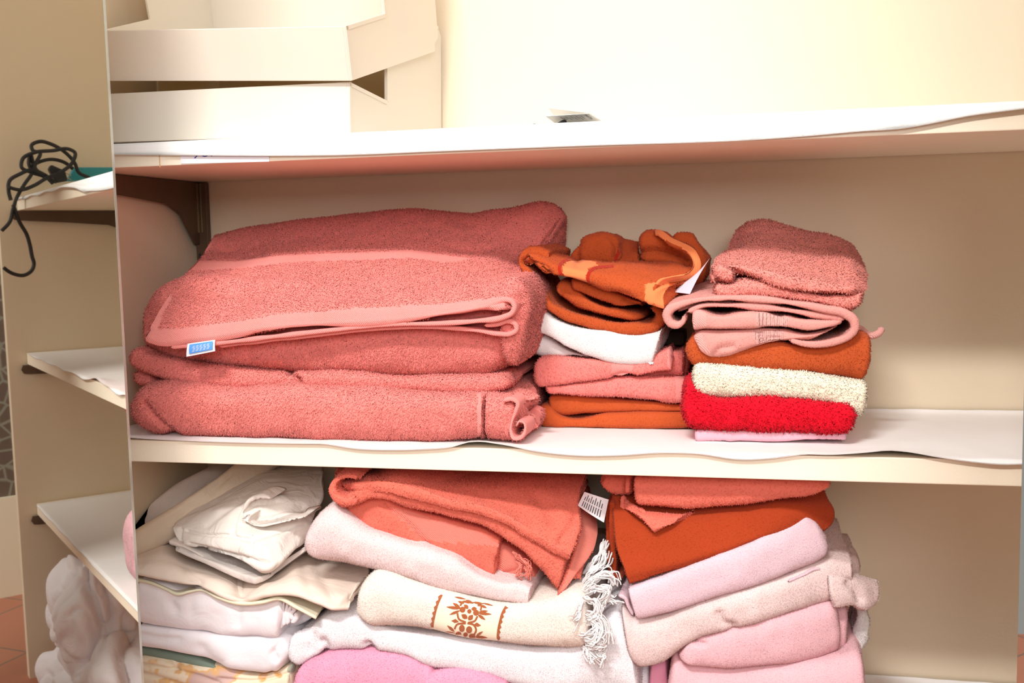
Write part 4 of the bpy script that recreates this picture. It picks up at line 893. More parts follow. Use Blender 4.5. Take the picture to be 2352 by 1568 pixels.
# ---- linen stack, bottom up
c = Cloth(); c.slab(kE([(110, 1375), (250, 1400), (400, 1432), (560, 1458), (680, 1470), (800, 1505), (900, 1532), (1050, 1520), (1195, 1462)]), floorline([300, 340, 400, 450, 500, 540, 570, 620, 655], 0.014), 0.014, 0.25, ends=((0.01, 2.4), (0.006, 3)), bul=0.5)
c.finish('flat_sheet', 'folded floral printed sheet at the bottom of the bed linen, by the pink towel', 'bedding', SHEET['floral'], seed=31, group=GS, noise=((0.0015, 25),),
         creases=[(kE([(165, 1440), (400, 1480), (560, 1520), (700, 1570)]), 4, 0.006), (kE([(350, 1410), (400, 1470), (420, 1430)]), 5, 0.005), (kE([(160, 1500), (350, 1550), (500, 1600)]), 4, 0.005), (kE([(700, 1540), (980, 1550), (1190, 1500)]), 4, 0.005)])
c = Cloth(); c.slab(kE([(110, 1318), (400, 1368), (600, 1422), (700, 1470)]), kE([(110, 1366), (400, 1428), (560, 1455), (690, 1474)]), 0.022, 0.22, ends=((0.006, 2.4), (0.006, 2.2)))
c.finish('folded_blanket', 'dark green folded cloth between the white flannel and the floral sheet', 'bedding', SHEET['green'], seed=32, group=GS)
c = Cloth(); c.slab(kE([(100, 1175), (400, 1206), (700, 1246), (1000, 1258), (1100, 1265), (1162, 1300)]), kE([(110, 1325), (250, 1345), (400, 1372), (600, 1424), (700, 1480), (900, 1520), (1080, 1520), (1148, 1465)]), 0.008, 0.25, ends=((0.01, 2.4), (0.018, 2.2)), bul=0.8)
c.finish('flannel_sheet', 'lower white flannel sheet with a rounded rolled end', 'bedding', SHEET['flannel'], seed=33, group=GS, noise=wr,
         creases=[(kE([(1130, 1290), (1090, 1340), (1075, 1360), (1100, 1400)]), 6, 0.006), (kE([(580, 1330), (640, 1400), (700, 1440)]), 14, 0.004), (kE([(160, 1235), (300, 1260), (420, 1262)]), 8, 0.003), (kE([(1080, 1370), (1060, 1440), (1070, 1500)]), 9, 0.003)])
c = Cloth()
c.slab(kE([(1120, 975), (1180, 985), (1310, 1070), (1370, 1098)]), kE([(1110, 1248), (1200, 1205), (1300, 1152), (1375, 1102)]), 0.05, 0.18, ends=((0.006, 2.4), (0.01, 2.2)))
for pth in ([(1150, 985), (1140, 1080), (1128, 1190)], [(1178, 1000), (1165, 1090), (1150, 1170)], [(1210, 1010), (1185, 1080), (1180, 1160)], [(1200, 1040), (1225, 1060), (1200, 1090), (1215, 1130)], [(1230, 1080), (1240, 1110), (1210, 1150)]):
    c.ribbon(kE(pth), 10, 0.022, 0.12)
c.slab(kE([(100, 845), (340, 900), (430, 945), (570, 915), (700, 965), (850, 1005), (1000, 1000), (1135, 975)]), kE([(110, 1172), (400, 1200), (700, 1240), (850, 1250), (1000, 1254), (1105, 1260)]), 0.010, 0.24, ends=((0.01, 2.4), (0.004, 4)), bul=0.45)
c.finish('flannel_sheet', 'upper white flannel sheet with its folded layers showing at the end', 'bedding', SHEET['flannel'], seed=34, group=GS, noise=wr,
         creases=[(kE([(420, 945), (370, 1000), (400, 1060)]), 10, 0.004), (kE([(850, 1005), (840, 1080), (830, 1160)]), 8, 0.003), (kE([(600, 940), (520, 1000), (500, 1080)]), 12, 0.003)])
c = Cloth()
c.sheet([kE([(100, 800, .06), (340, 850, .06), (570, 880, .06), (860, 950, .06), (1100, 920, .06), (1290, 950, .05), (1440, 1020, .04)]),
         kE([(100, 835, .016), (240, 862, .012), (340, 905, .010), (420, 940, .006), (500, 922, .008), (570, 910, .010), (700, 960, .004), (850, 1002, .002), (1000, 996, .002), (1120, 970, .006), (1250, 1035, .004), (1385, 1108, .004)])], 0.004)
c.finish('butter_yellow_sheet', 'pale yellow sheet edge peeking out from under the satin sheet', 'bedding', SHEET['butter'], seed=35, group=GS, noise=((0.001, 20),))
c = Cloth()
c.sheet([kE([(100, 560, .24), (350, 520, .24), (700, 560, .24), (1000, 600, .24), (1300, 600, .24), (1500, 640, .22)]),
         kE([(100, 645, .10), (330, 605, .10), (500, 690, .10), (800, 760, .10), (1020, 790, .10), (1280, 690, .10), (1420, 745, .10), (1560, 790, .09), (1730, 842, .07)]),
         kE([(100, 720, .04), (300, 700, .035), (500, 760, .035), (700, 820, .035), (860, 870, .04), (1050, 860, .035), (1250, 800, .035), (1400, 860, .035), (1550, 900, .035), (1690, 890, .05)]),
         kE([(100, 765, .012), (300, 785, .010), (500, 820, .008), (700, 880, .006), (860, 940, .012), (1050, 900, .006), (1250, 890, .006), (1400, 950, .004), (1540, 980, .006), (1650, 950, .03)]),
         kE([(100, 795, .008), (300, 838, .004), (450, 868, .002), (570, 888, 0), (700, 940, -.002), (860, 975, 0), (1000, 952, -.002), (1100, 940, -.002), (1250, 950, -.002), (1400, 1010, -.004), (1500, 1052, -.003), (1615, 1042, .012)])], 0.007)
c.finish('satin_sheet', 'ivory satin sheet spread with soft waves under the crumpled fitted sheet', 'bedding', SHEET['satin'], seed=36, group=GS, noise=((0.0015, 14),),
         creases=[(kE([(880, 800), (850, 880), (858, 965)]), 12, 0.008), (kE([(1270, 690), (1300, 780), (1330, 900)]), 16, 0.006), (kE([(1380, 740), (1440, 860), (1500, 980)]), 14, 0.006), (kE([(480, 790), (520, 840), (560, 870)]), 12, 0.005), (kE([(150, 740), (180, 670), (250, 640)]), 12, 0.004), (kE([(1640, 1030), (1625, 970), (1680, 900), (1720, 870)]), 6, 0.006)])
# ---- rolled pieces behind
c = Cloth()
c.slab(kE([(90, 470), (200, 345), (350, 200), (440, 160), (500, 180), (540, 215)]), kE([(105, 650), (260, 540), (400, 400), (480, 300), (520, 275), (548, 255)]), [(0, .05), (.45, .13), (1, .22)], 0.06, ends=((0.004, 3), (0.012, 2.2)))
c.finish('folded_linen', 'greyish folded linen leaning at the back against the side wall', 'bedding', SHEET['greybeige'], seed=37, group=GS, noise=((0.002, 16),))
c = Cloth()
c.slab(kE([(95, 560), (330, 385), (560, 205), (700, 75), (790, 50)]), kE([(110, 680), (400, 570), (640, 390), (830, 220), (900, 150)]), [(0, .035), (.5, .11), (1, .21)], 0.07, ends=((0.004, 3), (0.006, 2.4)))
c.finish('folded_linen', 'beige folded linen running back beside the crumpled fitted sheet', 'bedding', SHEET['beige'], seed=38, group=GS, noise=((0.002, 16),), creases=[(kE([(420, 440), (620, 270), (780, 120)]), 5, 0.006), (kE([(300, 480), (500, 330), (700, 160)]), 4, 0.004)], zmax=ZU)
# ---- printed sheet and crumpled fitted sheet
c = Cloth(); c.slab(kE([(318, 588), (360, 590), (430, 612), (560, 655), (700, 700), (900, 750), (1000, 768), (1075, 775), (1180, 700), (1285, 630)]), kE([(322, 600), (372, 655), (430, 672), (560, 705), (700, 742), (900, 798), (1000, 820), (1078, 818), (1180, 745), (1288, 668)]), [(0, .05), (.72, .006), (1, .07)], 0.17, ends=((0.004, 2.4), (0.004, 2.4)), bul=0.6)
c.finish('printed_sheet', 'flat folded sheet with a faint printed pattern under the crumpled fitted sheet', 'bedding', SHEET['greybeige'], seed=39, group=GS, noise=((0.001, 30),),
         creases=[(kE([(330, 610), (500, 660), (700, 715), (900, 770), (1010, 795), (1080, 800)]), 3, 0.005), (kE([(380, 640), (420, 630), (520, 670)]), 3, 0.004), (kE([(860, 750), (880, 690), (840, 745)]), 3, 0.004), (kE([(1085, 805), (1180, 720), (1280, 648)]), 3, 0.005)])
c = Cloth()
c.sheet([kE([(690, 200, .262), (850, 90, .262), (1000, 45, .262), (1200, 45, .262), (1420, 50, .262)]),
         kE([(600, 300, .17), (800, 215, .17), (1000, 140, .17), (1250, 150, .17), (1428, 170, .17)]),
         kE([(500, 385, .12), (700, 310, .115), (900, 250, .11), (1150, 240, .115), (1320, 265, .12), (1425, 290, .13)]),
         kE([(395, 470, .085), (600, 405, .075), (820, 330, .065), (900, 300, .07), (1100, 285, .08), (1280, 340, .09), (1360, 400, .10)]),
         kE([(383, 490, .07), (600, 490, .05), (800, 470, .035), (900, 470, .04), (1050, 480, .05), (1250, 450, .065), (1345, 450, .09)]),
         kE([(405, 550, .06), (600, 545, .036), (800, 550, .022), (930, 545, .022), (1100, 520, .04), (1250, 480, .06), (1342, 470, .085)]),
         kE([(432, 605, .052), (600, 622, .03), (800, 645, .014), (920, 655, .008), (1060, 600, .018), (1200, 540, .05), (1335, 500, .08)]),
         kE([(440, 610, .06), (600, 640, .034), (850, 705, .012), (1060, 772, .004), (1130, 720, .014), (1220, 640, .04), (1290, 600, .07)])], 0.008)
c.ribbon(kE([(860, 420), (880, 350), (930, 300), (1010, 275), (1060, 285)]), [4, 10, 12, 10, 4], 0.052, 0.05, ends=((0.003, 2.2), (0.003, 2.2)))
c.ribbon(kE([(870, 410), (905, 455), (980, 478), (1080, 462), (1200, 435), (1300, 415)]), [4, 9, 9, 8, 6, 4], 0.034, 0.05, ends=((0.003, 2.2), (0.003, 2.2)))
c.finish('fitted_sheet', 'crumpled off-white fitted sheet with gathered elastic, topmost of the bed linen', 'bedding', SHEET['offwhite'], seed=40, group=GS, noise=((0.0025, 18), (0.001, 55)), zmax=ZU,
         creases=[(kE([(900, 410), (960, 380), (1060, 370), (1180, 345), (1280, 350)]), 9, 0.014), (kE([(930, 330), (1000, 315), (1100, 330)]), 6, 0.006), (kE([(480, 510), (600, 535), (760, 545), (930, 575)]), 3.5, 0.007), (kE([(930, 580), (925, 650)]), 3, 0.005),
                  (kE([(440, 500), (430, 560), (440, 600)]), 3.5, 0.006), (kE([(930, 575), (1100, 520), (1300, 470)]), 3.5, 0.006), (kE([(800, 540), (815, 430), (850, 350)]), 5, 0.006), (kE([(620, 480), (740, 380), (850, 310)]), 6, 0.004), (kE([(500, 600), (700, 650), (900, 700), (1050, 740)]), 3, 0.006)] +
                 [(kE([(930 + 34 * k, 410 + 5 * (k % 2)), (940 + 34 * k, 440), (936 + 34 * k, 462 - 3 * k)]), 2.6, 0.003) for k in range(10)] + [(kE([(950 + 40 * k, 290 + 6 * k), (962 + 40 * k, 330 + 5 * k)]), 3, 0.003) for k in range(7)])

# ---- centre stack, bottom up
GC = 'towels in the centre stack of the bottom shelf'
c = Cloth()
c.slab(kF([(860, 1520), (1000, 1482), (1180, 1458), (1400, 1505), (1560, 1580)]), floorline([930, 985, 1040, 1115, 1170], 0.0), 0.0, 0.25, ends=((0.02, 2.2), (0.01, 2.2)), bul=0.6)
c.slab(kF([(72, 1470), (130, 1428), (350, 1350), (600, 1332), (850, 1358), (960, 1410), (1060, 1452)]), floorline([660, 690, 760, 840, 930, 970, 1005], 0.004), 0.004, 0.25, ends=((0.015, 2.2), (0.015, 2.2)), bul=0.6)
c.finish('bath_towel', 'bright pink towel at the very bottom of the centre stack', 'towel', TERRY['hotpink'], pile=P_loop(L=0.0022), seed=41, group=GC, noise=((0.003, 16), (0.001, 60)))
c = Cloth()
c.slab(kF([(38, 1320), (55, 1240), (180, 1150), (260, 1085), (400, 1045), (560, 1100), (900, 1190), (1200, 1225), (1480, 1275), (1800, 1300), (2000, 1250), (2150, 1110), (2285, 1030), (2335, 1090), (2390, 1200)]),
       kF([(55, 1400), (105, 1428), (200, 1392), (350, 1345), (600, 1325), (850, 1352), (1000, 1420), (1200, 1450), (1400, 1502), (1560, 1575), (1800, 1640), (2000, 1660), (2200, 1670), (2330, 1670), (2440, 1660)]), 0.014, 0.25, ends=((0.014, 2.2), (0.006, 3)), bul=0.7)
c.slab(kG([(380, 1440), (420, 1425), (472, 1432)]), floorline([1466, 1478, 1492], 0.06), 0.06, 0.15, ends=((0.004, 2.4), (0.004, 2.4)))
c.finish('bath_towel', 'white fluffy towel tinged pink, spread below the cream embroidered towel', 'towel', TERRY['milk'], pile=P_vel(L=0.0022, gap=0.0015), seed=42, group=GC, noise=((0.004, 12), (0.001, 60)),
         creases=[(kF([(300, 1250), (320, 1300), (310, 1340)]), 10, 0.007), (kF([(600, 1270), (630, 1310), (640, 1330)]), 9, 0.009), (kF([(180, 1150), (230, 1230), (220, 1290)]), 14, 0.004)])
c = Cloth()
c.slab(kF([(498, 1040), (510, 965), (560, 860), (620, 802), (850, 850), (1100, 925), (1350, 985), (1540, 1010), (1700, 1000), (1850, 970), (1990, 930), (2080, 960)]), kF([(505, 1085), (560, 1140), (700, 1172), (860, 1185), (1040, 1200), (1200, 1236), (1340, 1262), (1480, 1282), (1700, 1310), (1860, 1316), (1980, 1314), (2085, 1295)]), 0.002, 0.24, rise=(0.012, 0), ends=((0.018, 2.2), (0.008, 2.6)), bul=0.8)
c.finish('fringed_towel', 'cream towel with a copper embroidered floral band and a fringed end', 'towel', TERRY['ivory'], pile=P_vel(L=0.0018), seed=43, group=GC, noise=((0.002, 20), (0.0008, 60)),
         bands=[('embroidered_band', kF([(1102, 915), (1545, 1000), (1540, 1030), (1490, 1200), (1480, 1300), (1040, 1215), (1035, 1130)]), SATINBAND, 'smooth cream band with copper embroidery')])
FT, FB = c.root, c.bvh
kH = ruler(960, 1280, 5.113)
def leaf(a, b, w):
    a, b = np.array(a, float), np.array(b, float); d = b - a; n = np.array([-d[1], d[0]]) / np.linalg.norm(d) * w / 2
    return kH([tuple(a), tuple(a + d * .25 + n * .8), tuple(a + d * .55 + n), tuple(a + d * .8 + n * .55), tuple(b), tuple(a + d * .8 - n * .55), tuple(a + d * .55 - n), tuple(a + d * .25 - n * .8)])
def dot(x, y, r, ry=None):
    return kH([(x + r * math.cos(t * math.pi / 5), y + (ry or r) * math.sin(t * math.pi / 5)) for t in range(10)])
def stroke(pts, w, jag=0):
    P = spline(pts, 16); t = np.gradient(P, axis=0); n = np.stack([-t[:, 1], t[:, 0]], -1); n /= np.linalg.norm(n, axis=1)[:, None]
    out = []
    for k in range(15):
        w0 = w * (1 + jag * ((k % 2) * 1.0)); w1 = w * (1 + jag * (((k + 1) % 2) * 1.0))
        out.append(kH([tuple(P[k] - n[k] * w / 2), tuple(P[k + 1] - n[k + 1] * w / 2), tuple(P[k + 1] + n[k + 1] * (w1 - w / 2)), tuple(P[k] + n[k] * (w0 - w / 2))]))
    return out
emb = [dot(602, 632, 25), dot(522, 612, 34), dot(680, 648, 34), leaf((590, 600), (540, 555), 44), leaf((625, 605), (690, 600), 46), leaf((580, 715), (510, 670), 56), leaf((590, 735), (645, 675), 56),
       leaf((500, 600), (332, 580), 34), leaf((495, 590), (408, 535), 34), leaf((495, 622), (368, 672), 30), leaf((705, 655), (863, 666), 30), leaf((710, 640), (820, 628), 28), leaf((700, 668), (790, 732), 32), leaf((735, 560), (805, 592), 26),
       kH([(392, 742), (440, 722), (478, 756), (432, 768)]), kH([(648, 792), (690, 764), (738, 798), (700, 812)]),
       dot(515, 832, 34, 42), dot(600, 848, 36, 42), dot(475, 905, 36), dot(558, 905, 27), dot(635, 925, 38, 32), leaf((440, 892), (282, 880), 34), leaf((430, 872), (342, 798), 32), leaf((430, 905), (345, 922), 20),
       leaf((670, 928), (818, 942), 32), leaf((680, 922), (762, 868), 28), leaf((655, 938), (770, 985), 30), leaf((480, 955), (590, 955), 24), leaf((470, 515), (540, 540), 26), leaf((560, 500), (650, 540), 30), leaf((640, 525), (770, 545), 24), leaf((430, 462), (560, 490), 18), leaf((760, 535), (880, 565), 16)]
for a_ in ([(462, 655), (478, 720), (560, 762)], [(697, 690), (668, 742), (588, 766)], [(495, 565), (530, 520), (600, 530)], [(700, 560), (740, 565), (735, 620)], [(428, 840), (452, 792), (560, 772)], [(580, 772), (650, 790), (682, 850), (660, 905)], [(430, 930), (500, 978), (600, 985), (705, 1012)]):
    emb += stroke(a_, 20)
emb += stroke([(278, 440), (225, 560), (188, 700), (172, 800), (180, 870), (215, 905)], 22, 0.9) + stroke([(960, 1035), (938, 960), (940, 870), (965, 740), (995, 640), (1032, 575)], 24, 0.8)[::1]
emb += stroke([(215, 905), (400, 945), (600, 990), (800, 1020), (960, 1040)], 9)
bandp = [o for o in FT.children if o.name.startswith('embroidered_band')]
st = stitched('floral_embroidery', FB, emb, EMBR, bandp[0] if bandp else FT, 0.0008, 'copper coloured floral embroidery')
# fringe: loose twisted threads
runs = []; rg = np.random.default_rng(5)
def thread(pts, r=0.0011, wig=0.0022):
    P = spline(pts, 46); s = rg.uniform(0, 9); k = np.linspace(0, 1, 46)[:, None]
    w = np.stack([vnoise(np.stack([k[:, 0] * 5 + s, k[:, 0] * 0 + q_, k[:, 0] * 0], -1), 3) for q_ in (0.3, 5.7, 9.1)], -1)
    return (P + w * wig * np.minimum(1, k * 4), r)
def tuft(path, n, spread=0.006, r=0.001):
    P = np.array([at(*p) for p in path])
    for i in range(n):
        o = rg.normal(0, spread * 0.5, 3); gro_ = np.linspace(0.25, 1.2, len(P))[:, None]
        runs.append(thread(P + o * gro_, r * rg.uniform(.7, 1.2)))
for pth, n in (([(2060, 780, .06), (2130, 700, .06), (2190, 620, .07), (2215, 560, .08)], 16), ([(2050, 850, .045), (2120, 770, .04), (2190, 720, .045), (2215, 650, .05)], 16),
               ([(2040, 900, .035), (2110, 840, .025), (2190, 790, .025), (2250, 800, .03), (2255, 850, .03)], 22), ([(2050, 930, .03), (2110, 900, .016), (2180, 880, .012), (2230, 890, .016), (2200, 960, .012)], 22),
               ([(2040, 960, .02), (2090, 960, .006), (2140, 980, .0), (2150, 1060, -.002), (2110, 1080, -.002)], 16), ([(2060, 1000, .016), (2040, 1010, .0), (2030, 1060, -.004), (2000, 1110, -.004)], 12),
               ([(2060, 1080, .012), (2110, 1060, .0), (2170, 1080, -.002), (2210, 1140, -.002), (2200, 1220, -.002), (2140, 1230, -.004)], 22), ([(2070, 1130, .010), (2120, 1120, -.002), (2160, 1150, -.006), (2120, 1220, -.008), (2070, 1230, -.006)], 22),
               ([(2060, 1190, .010), (2110, 1200, -.002), (2170, 1200, -.004), (2210, 1180, -.002), (2225, 1240, .0)], 18), ([(2070, 1240, .012), (2120, 1270, .0), (2170, 1260, -.002), (2190, 1230, .0)], 16),
               ([(2060, 1280, .014), (2090, 1310, .004), (2110, 1350, .0), (2140, 1385, -.002)], 12), ([(2090, 1290, .014), (2140, 1310, .004), (2190, 1340, .002), (2180, 1370, .002)], 12), ([(2110, 1310, .012), (2160, 1320, .004), (2200, 1320, .003), (2170, 1350, .001)], 12),
               ([(2130, 960, .02), (2180, 1000, .012), (2160, 1060, .006), (2140, 1090, .002)], 14), ([(2190, 900, .03), (2230, 960, .02), (2290, 970, .02)], 8)):
    tuft(kF(pth), n)
me = tube_mesh('fringe', runs, 4)
o = put('fringe', me, TERRY['white'], FT); o['kind'] = 'stuff'; o['label'] = 'tangled cotton fringe'
c = Cloth()
c.slab(kF([(152, 590), (195, 475), (250, 395), (340, 350), (420, 400), (550, 490), (700, 545), (900, 615), (1050, 662), (1200, 712), (1350, 795), (1500, 850), (1640, 860), (1712, 895)]), kF([(158, 650), (205, 690), (270, 710), (420, 745), (600, 785), (730, 812), (850, 842), (980, 880), (1080, 915), (1200, 942), (1300, 962), (1420, 985), (1530, 1000), (1692, 1010)]), 0.014, 0.23, rise=(0.02, 0), ends=((0.016, 2.2), (0.005, 4)), bul=0.8)
c.finish('hand_towel', 'pale rose towel between the coral towels and the cream embroidered towel', 'towel', TERRY['rose'], pile=P_vel(L=0.0018), seed=44, group=GC, noise=((0.003, 16), (0.0008, 60)))
c = Cloth()
YC = 0.036
c.slab(kF([(412, 350), (480, 300), (600, 270), (720, 290), (850, 340), (1050, 400), (1200, 440), (1400, 510), (1495, 565)]), kF([(425, 410), (480, 458), (550, 500), (700, 552), (900, 620), (1050, 665), (1200, 716), (1350, 796), (1455, 845)]), YC, 0.2, rise=(0.02, 0.01), ends=((0.014, 2.2), (0.003, 4)), bul=0.5)
c.slab(kF([(1440, 590), (1500, 590), (1600, 640), (1700, 720), (1740, 790)]), kF([(1440, 840), (1510, 852), (1580, 850), (1660, 830), (1745, 850)]), YC + 0.012, 0.12, ends=((0.003, 3), (0.01, 2.2)), bul=0.6)
c.finish('hand_towel', 'coral towel with waffle woven border and frayed corner, second in the centre stack', 'towel', TERRY['coral2'], pile=P_loop(L=0.002), seed=45, group=GC, noise=((0.0022, 22), (0.0008, 60)),
         creases=[(kF([(700, 320), (850, 430), (950, 540), (1050, 640)]), 6, 0.005), (kF([(1470, 690), (1480, 760), (1500, 830)]), 6, 0.006), (kF([(1520, 790), (1600, 770), (1690, 790)]), 6, 0.005)],
         bands=[('woven_border', kF([(730, 330), (860, 360), (1050, 420), (1200, 455), (1400, 525), (1490, 590), (1480, 600), (1050, 570), (950, 540), (850, 440)]), FLAT['coral2'], 'waffle woven border'), ('smooth_corner', kF([(1470, 570), (1760, 700), (1760, 870), (1465, 870), (1455, 760)]), FLAT['coral2'], 'smooth frayed corner')])
c2r = c.root; runs = []
for pth, n in (([(1580, 640, YC + .004), (1640, 690, YC - .004), (1690, 730, YC - .006), (1670, 800, YC - .006)], 12), ([(1600, 700, YC + .004), (1640, 740, YC - .006), (1610, 790, YC - .008), (1640, 800, YC - .008)], 10), ([(1640, 740, YC), (1690, 770, YC - .006), (1690, 810, YC - .006)], 10)):
    tuft(kF(pth), n, 0.004, 0.0007)
me = tube_mesh('frayed_threads', runs, 4)
o = put('frayed_threads', me, FLAT['coral2'], c2r); o['kind'] = 'stuff'
c = Cloth()
c.slab(kF([(350, 235), (400, 262), (480, 245), (560, 208), (640, 172), (750, 155), (950, 200), (1150, 270), (1400, 320), (1550, 380), (1700, 480), (1850, 585), (1955, 660)]), kF([(372, 300), (430, 330), (520, 312), (600, 274), (700, 282), (850, 330), (1050, 390), (1200, 432), (1400, 500), (1500, 560), (1650, 655), (1760, 775), (1885, 935)]), 0.022, 0.2, rise=(0.03, 0.02), ends=((0.010, 2.2), (0.006, 3)), bul=0.7)
c.sheet([kF([(2000, 250, .12), (2080, 300, .12), (2140, 380, .12)]), kF([(2030, 470, .07), (2090, 500, .072), (2150, 530, .078)]), kF([(1975, 690, .04), (2050, 690, .045), (2110, 650, .055)]), kF([(1885, 925, .020), (1950, 870, .026), (2012, 790, .036)])], 0.008)
c.ribbon(kF([(540, 140), (440, 132), (378, 160), (358, 215), (385, 272), (440, 298), (520, 285)]), 16, 0.016, 0.18, rise=(0.02, 0.02))
c.sheet([kF([(400, 62, .24), (600, 62, .24), (900, 64, .24), (1200, 66, .24), (1500, 68, .24), (1800, 72, .24), (2060, 80, .24)]),
         kF([(395, 85, .12), (600, 82, .12), (900, 88, .12), (1200, 95, .12), (1500, 105, .12), (1800, 118, .12), (2072, 140, .12)]),
         kF([(385, 120, .075), (600, 110, .07), (900, 125, .068), (1200, 170, .066), (1500, 215, .066), (1800, 280, .066), (2020, 300, .075)]),
         kF([(400, 158, .05), (600, 135, .04), (900, 165, .038), (1200, 240, .036), (1450, 300, .036), (1750, 420, .036), (2035, 480, .045)]),
         kF([(430, 190, .034), (510, 168, .024), (600, 158, .022), (750, 162, .018), (950, 212, .016), (1150, 282, .014), (1400, 333, .014), (1550, 392, .014), (1700, 492, .014), (1850, 592, .014), (1975, 662, .016)])], 0.013)
c.finish('bath_towel', 'coral towel folded in loose layers with a white care tag, topmost of the centre stack', 'towel', TERRY['coral2'], pile=P_loop(L=0.0026, gap=0.0015), seed=46, group=GC, noise=((0.003, 16), (0.001, 55)), zmax=ZU,
         creases=[(kF([(1700, 230), (1800, 330), (1850, 420)]), 16, 0.005), (kF([(1900, 560), (1990, 420), (2000, 380)]), 8, 0.004)],
         bands=[('hem', kF([(2000, 240), (2160, 360), (2160, 560), (2000, 830), (1890, 950), (1980, 700), (2040, 500)]), FLAT['coral2'], None, 0.2)])
tgp = [at(*kF([(2020, 325)])[0], 0.068), at(*kF([(2065, 232)])[0], 0.072), at(*kF([(2228, 285)])[0], 0.066), at(*kF([(2196, 440)])[0], 0.06)]
ct = panel('care_tag', [tgp[0], tgp[1], tgp[2], tgp[3]], 0.0005, LABELW, c.root, bend=0.006, sub=10); ct['label'] = 'curled white care tag with dark print'
V, F = [], []
for r_ in range(9):
    t0 = 0.14 + 0.085 * r_
    for s0, s1 in ((0.12, 0.45), (0.52, 0.88 if r_ % 2 else 0.74)):
        for (s, t) in ((s0, t0), (s1, t0), (s1, t0 + 0.028), (s0, t0 + 0.028)):
            p = (tgp[0] * (1 - s) + tgp[1] * s) * (1 - t) + (tgp[3] * (1 - s) + tgp[2] * s) * t
            n_ = np.cross(tgp[1] - tgp[0], tgp[3] - tgp[0]); n_ /= np.linalg.norm(n_); n_ = n_ if n_ @ (CAM - p) > 0 else -n_
            V.append(p + n_ * (0.006 * math.sin(math.pi * t) + 0.0005))
        b = len(V) - 4; F.append((b, b + 1, b + 2, b + 3))
put('tag_print', poly_mesh('tag_print', V, F), INK, ct)

# ---- right stack, bottom up
GD = 'towels in the right stack of the bottom shelf'
c = Cloth(); c.slab(kG([(462, 1440), (520, 1428), (600, 1432)]), floorline([1484, 1510, 1545], 0.05), 0.05, 0.18, ends=((0.004, 2.6), (0.004, 2.6)), bul=0.3)
c.finish('face_cloth', 'narrow pink cloth showing upright between the two stacks of the bottom shelf', 'towel', TERRY['hotpink'], pile=P_vel(L=0.0008), seed=51, group=GD)
c = Cloth(); c.slab(kG([(582, 1425), (640, 1392), (760, 1428), (1050, 1460), (1400, 1455), (1700, 1445), (1850, 1428), (1960, 1418), (2012, 1470)]), floorline([1532, 1550, 1585, 1680, 1790, 1890, 1940, 1975, 1992], 0.02), 0.02, 0.24, ends=((0.012, 2.2), (0.008, 2.4)), bul=0.5)
c.slab(kG([(1850, 1340), (1920, 1310), (1985, 1330)]), kG([(1845, 1470), (1920, 1480), (1975, 1470)]), 0.07, 0.15, ends=((0.008, 2.2), (0.008, 2.2)))
c.finish('bath_towel', 'pink towel lying lowest in the right stack of the bottom shelf', 'towel', TERRY['pink'], pile=P_vel(L=0.0016), seed=52, group=GD, noise=((0.002, 18), (0.0008, 60)))
c = Cloth()
c.slab(kG([(1690, 1050), (1800, 1030), (1885, 1025)]), kG([(1700, 1400), (1800, 1400), (1884, 1360)]), 0.066, 0.18, ends=((0.006, 2.4), (0.008, 2.4)), bul=0.5)
c.slab(kG([(662, 1345), (780, 1245), (900, 1212), (1010, 1175), (1200, 1118), (1500, 1078), (1700, 1050), (1812, 1042)]), kG([(685, 1400), (760, 1425), (900, 1443), (1050, 1455), (1250, 1454), (1400, 1450), (1700, 1440), (1862, 1412)]), [(0, .014), (.6, .018), (1, .05)], 0.2, ends=((0.014, 2.2), (0.010, 2.6)), bul=0.6)
c.finish('hand_towel', 'pink towel with a smooth front, under the pale blush towel of the right stack', 'towel', TERRY['pink'], pile=P_vel(L=0.0016), seed=53, group=GD, noise=((0.0022, 16), (0.0008, 60)), creases=[(kG([(780, 1235), (800, 1270), (850, 1290)]), 7, 0.005)])
c = Cloth()
c.slab(kG([(1640, 620), (1720, 580), (1800, 552), (1828, 600), (1850, 670), (1940, 690), (1955, 720)]), kG([(1640, 800), (1720, 800), (1800, 800), (1850, 810), (1900, 810), (1940, 810), (1958, 810)]), 0.16, 0.11, ends=((0.005, 2.4), (0.006, 2.4)))
c.slab(kG([(244, 985), (300, 1020), (372, 1085), (430, 1080), (600, 1050), (900, 960), (1250, 866), (1500, 800), (1720, 748), (1850, 768), (1935, 800)]), kG([(330, 1330), (355, 1390), (390, 1428), (500, 1424), (570, 1400), (660, 1330), (780, 1240), (1010, 1172), (1350, 1095), (1700, 1045), (1930, 1000)]), [(0, .010), (.6, .016), (1, .062)], 0.2, ends=((0.010, 2.4), (0.003, 4)), bul=0.6)
c.sheet([kG([(1740, 752, .09), (1850, 765, .098), (1960, 802, .105), (2086, 832, .115)]), kG([(1740, 840, .045), (1850, 845, .054), (1970, 880, .070), (2096, 905, .095)]), kG([(1760, 950, .043), (1870, 950, .052), (1965, 945, .064), (2085, 980, .085)]), kG([(1790, 1020, .046), (1900, 1000, .056), (2008, 1034, .068), (2064, 1012, .082)])], 0.008)
c.finish('bath_towel', 'pale blush towel with a flared end, under the lilac pink towel of the right stack', 'towel', TERRY['blush'], pile=P_vel(L=0.0019), seed=54, group=GD, noise=((0.0025, 16), (0.0008, 60)),
         creases=[(kG([(960, 1080), (985, 1130), (1060, 1165)]), 9, 0.005), (kG([(1880, 860), (1930, 910), (1960, 970)]), 9, 0.006)])
c = Cloth()
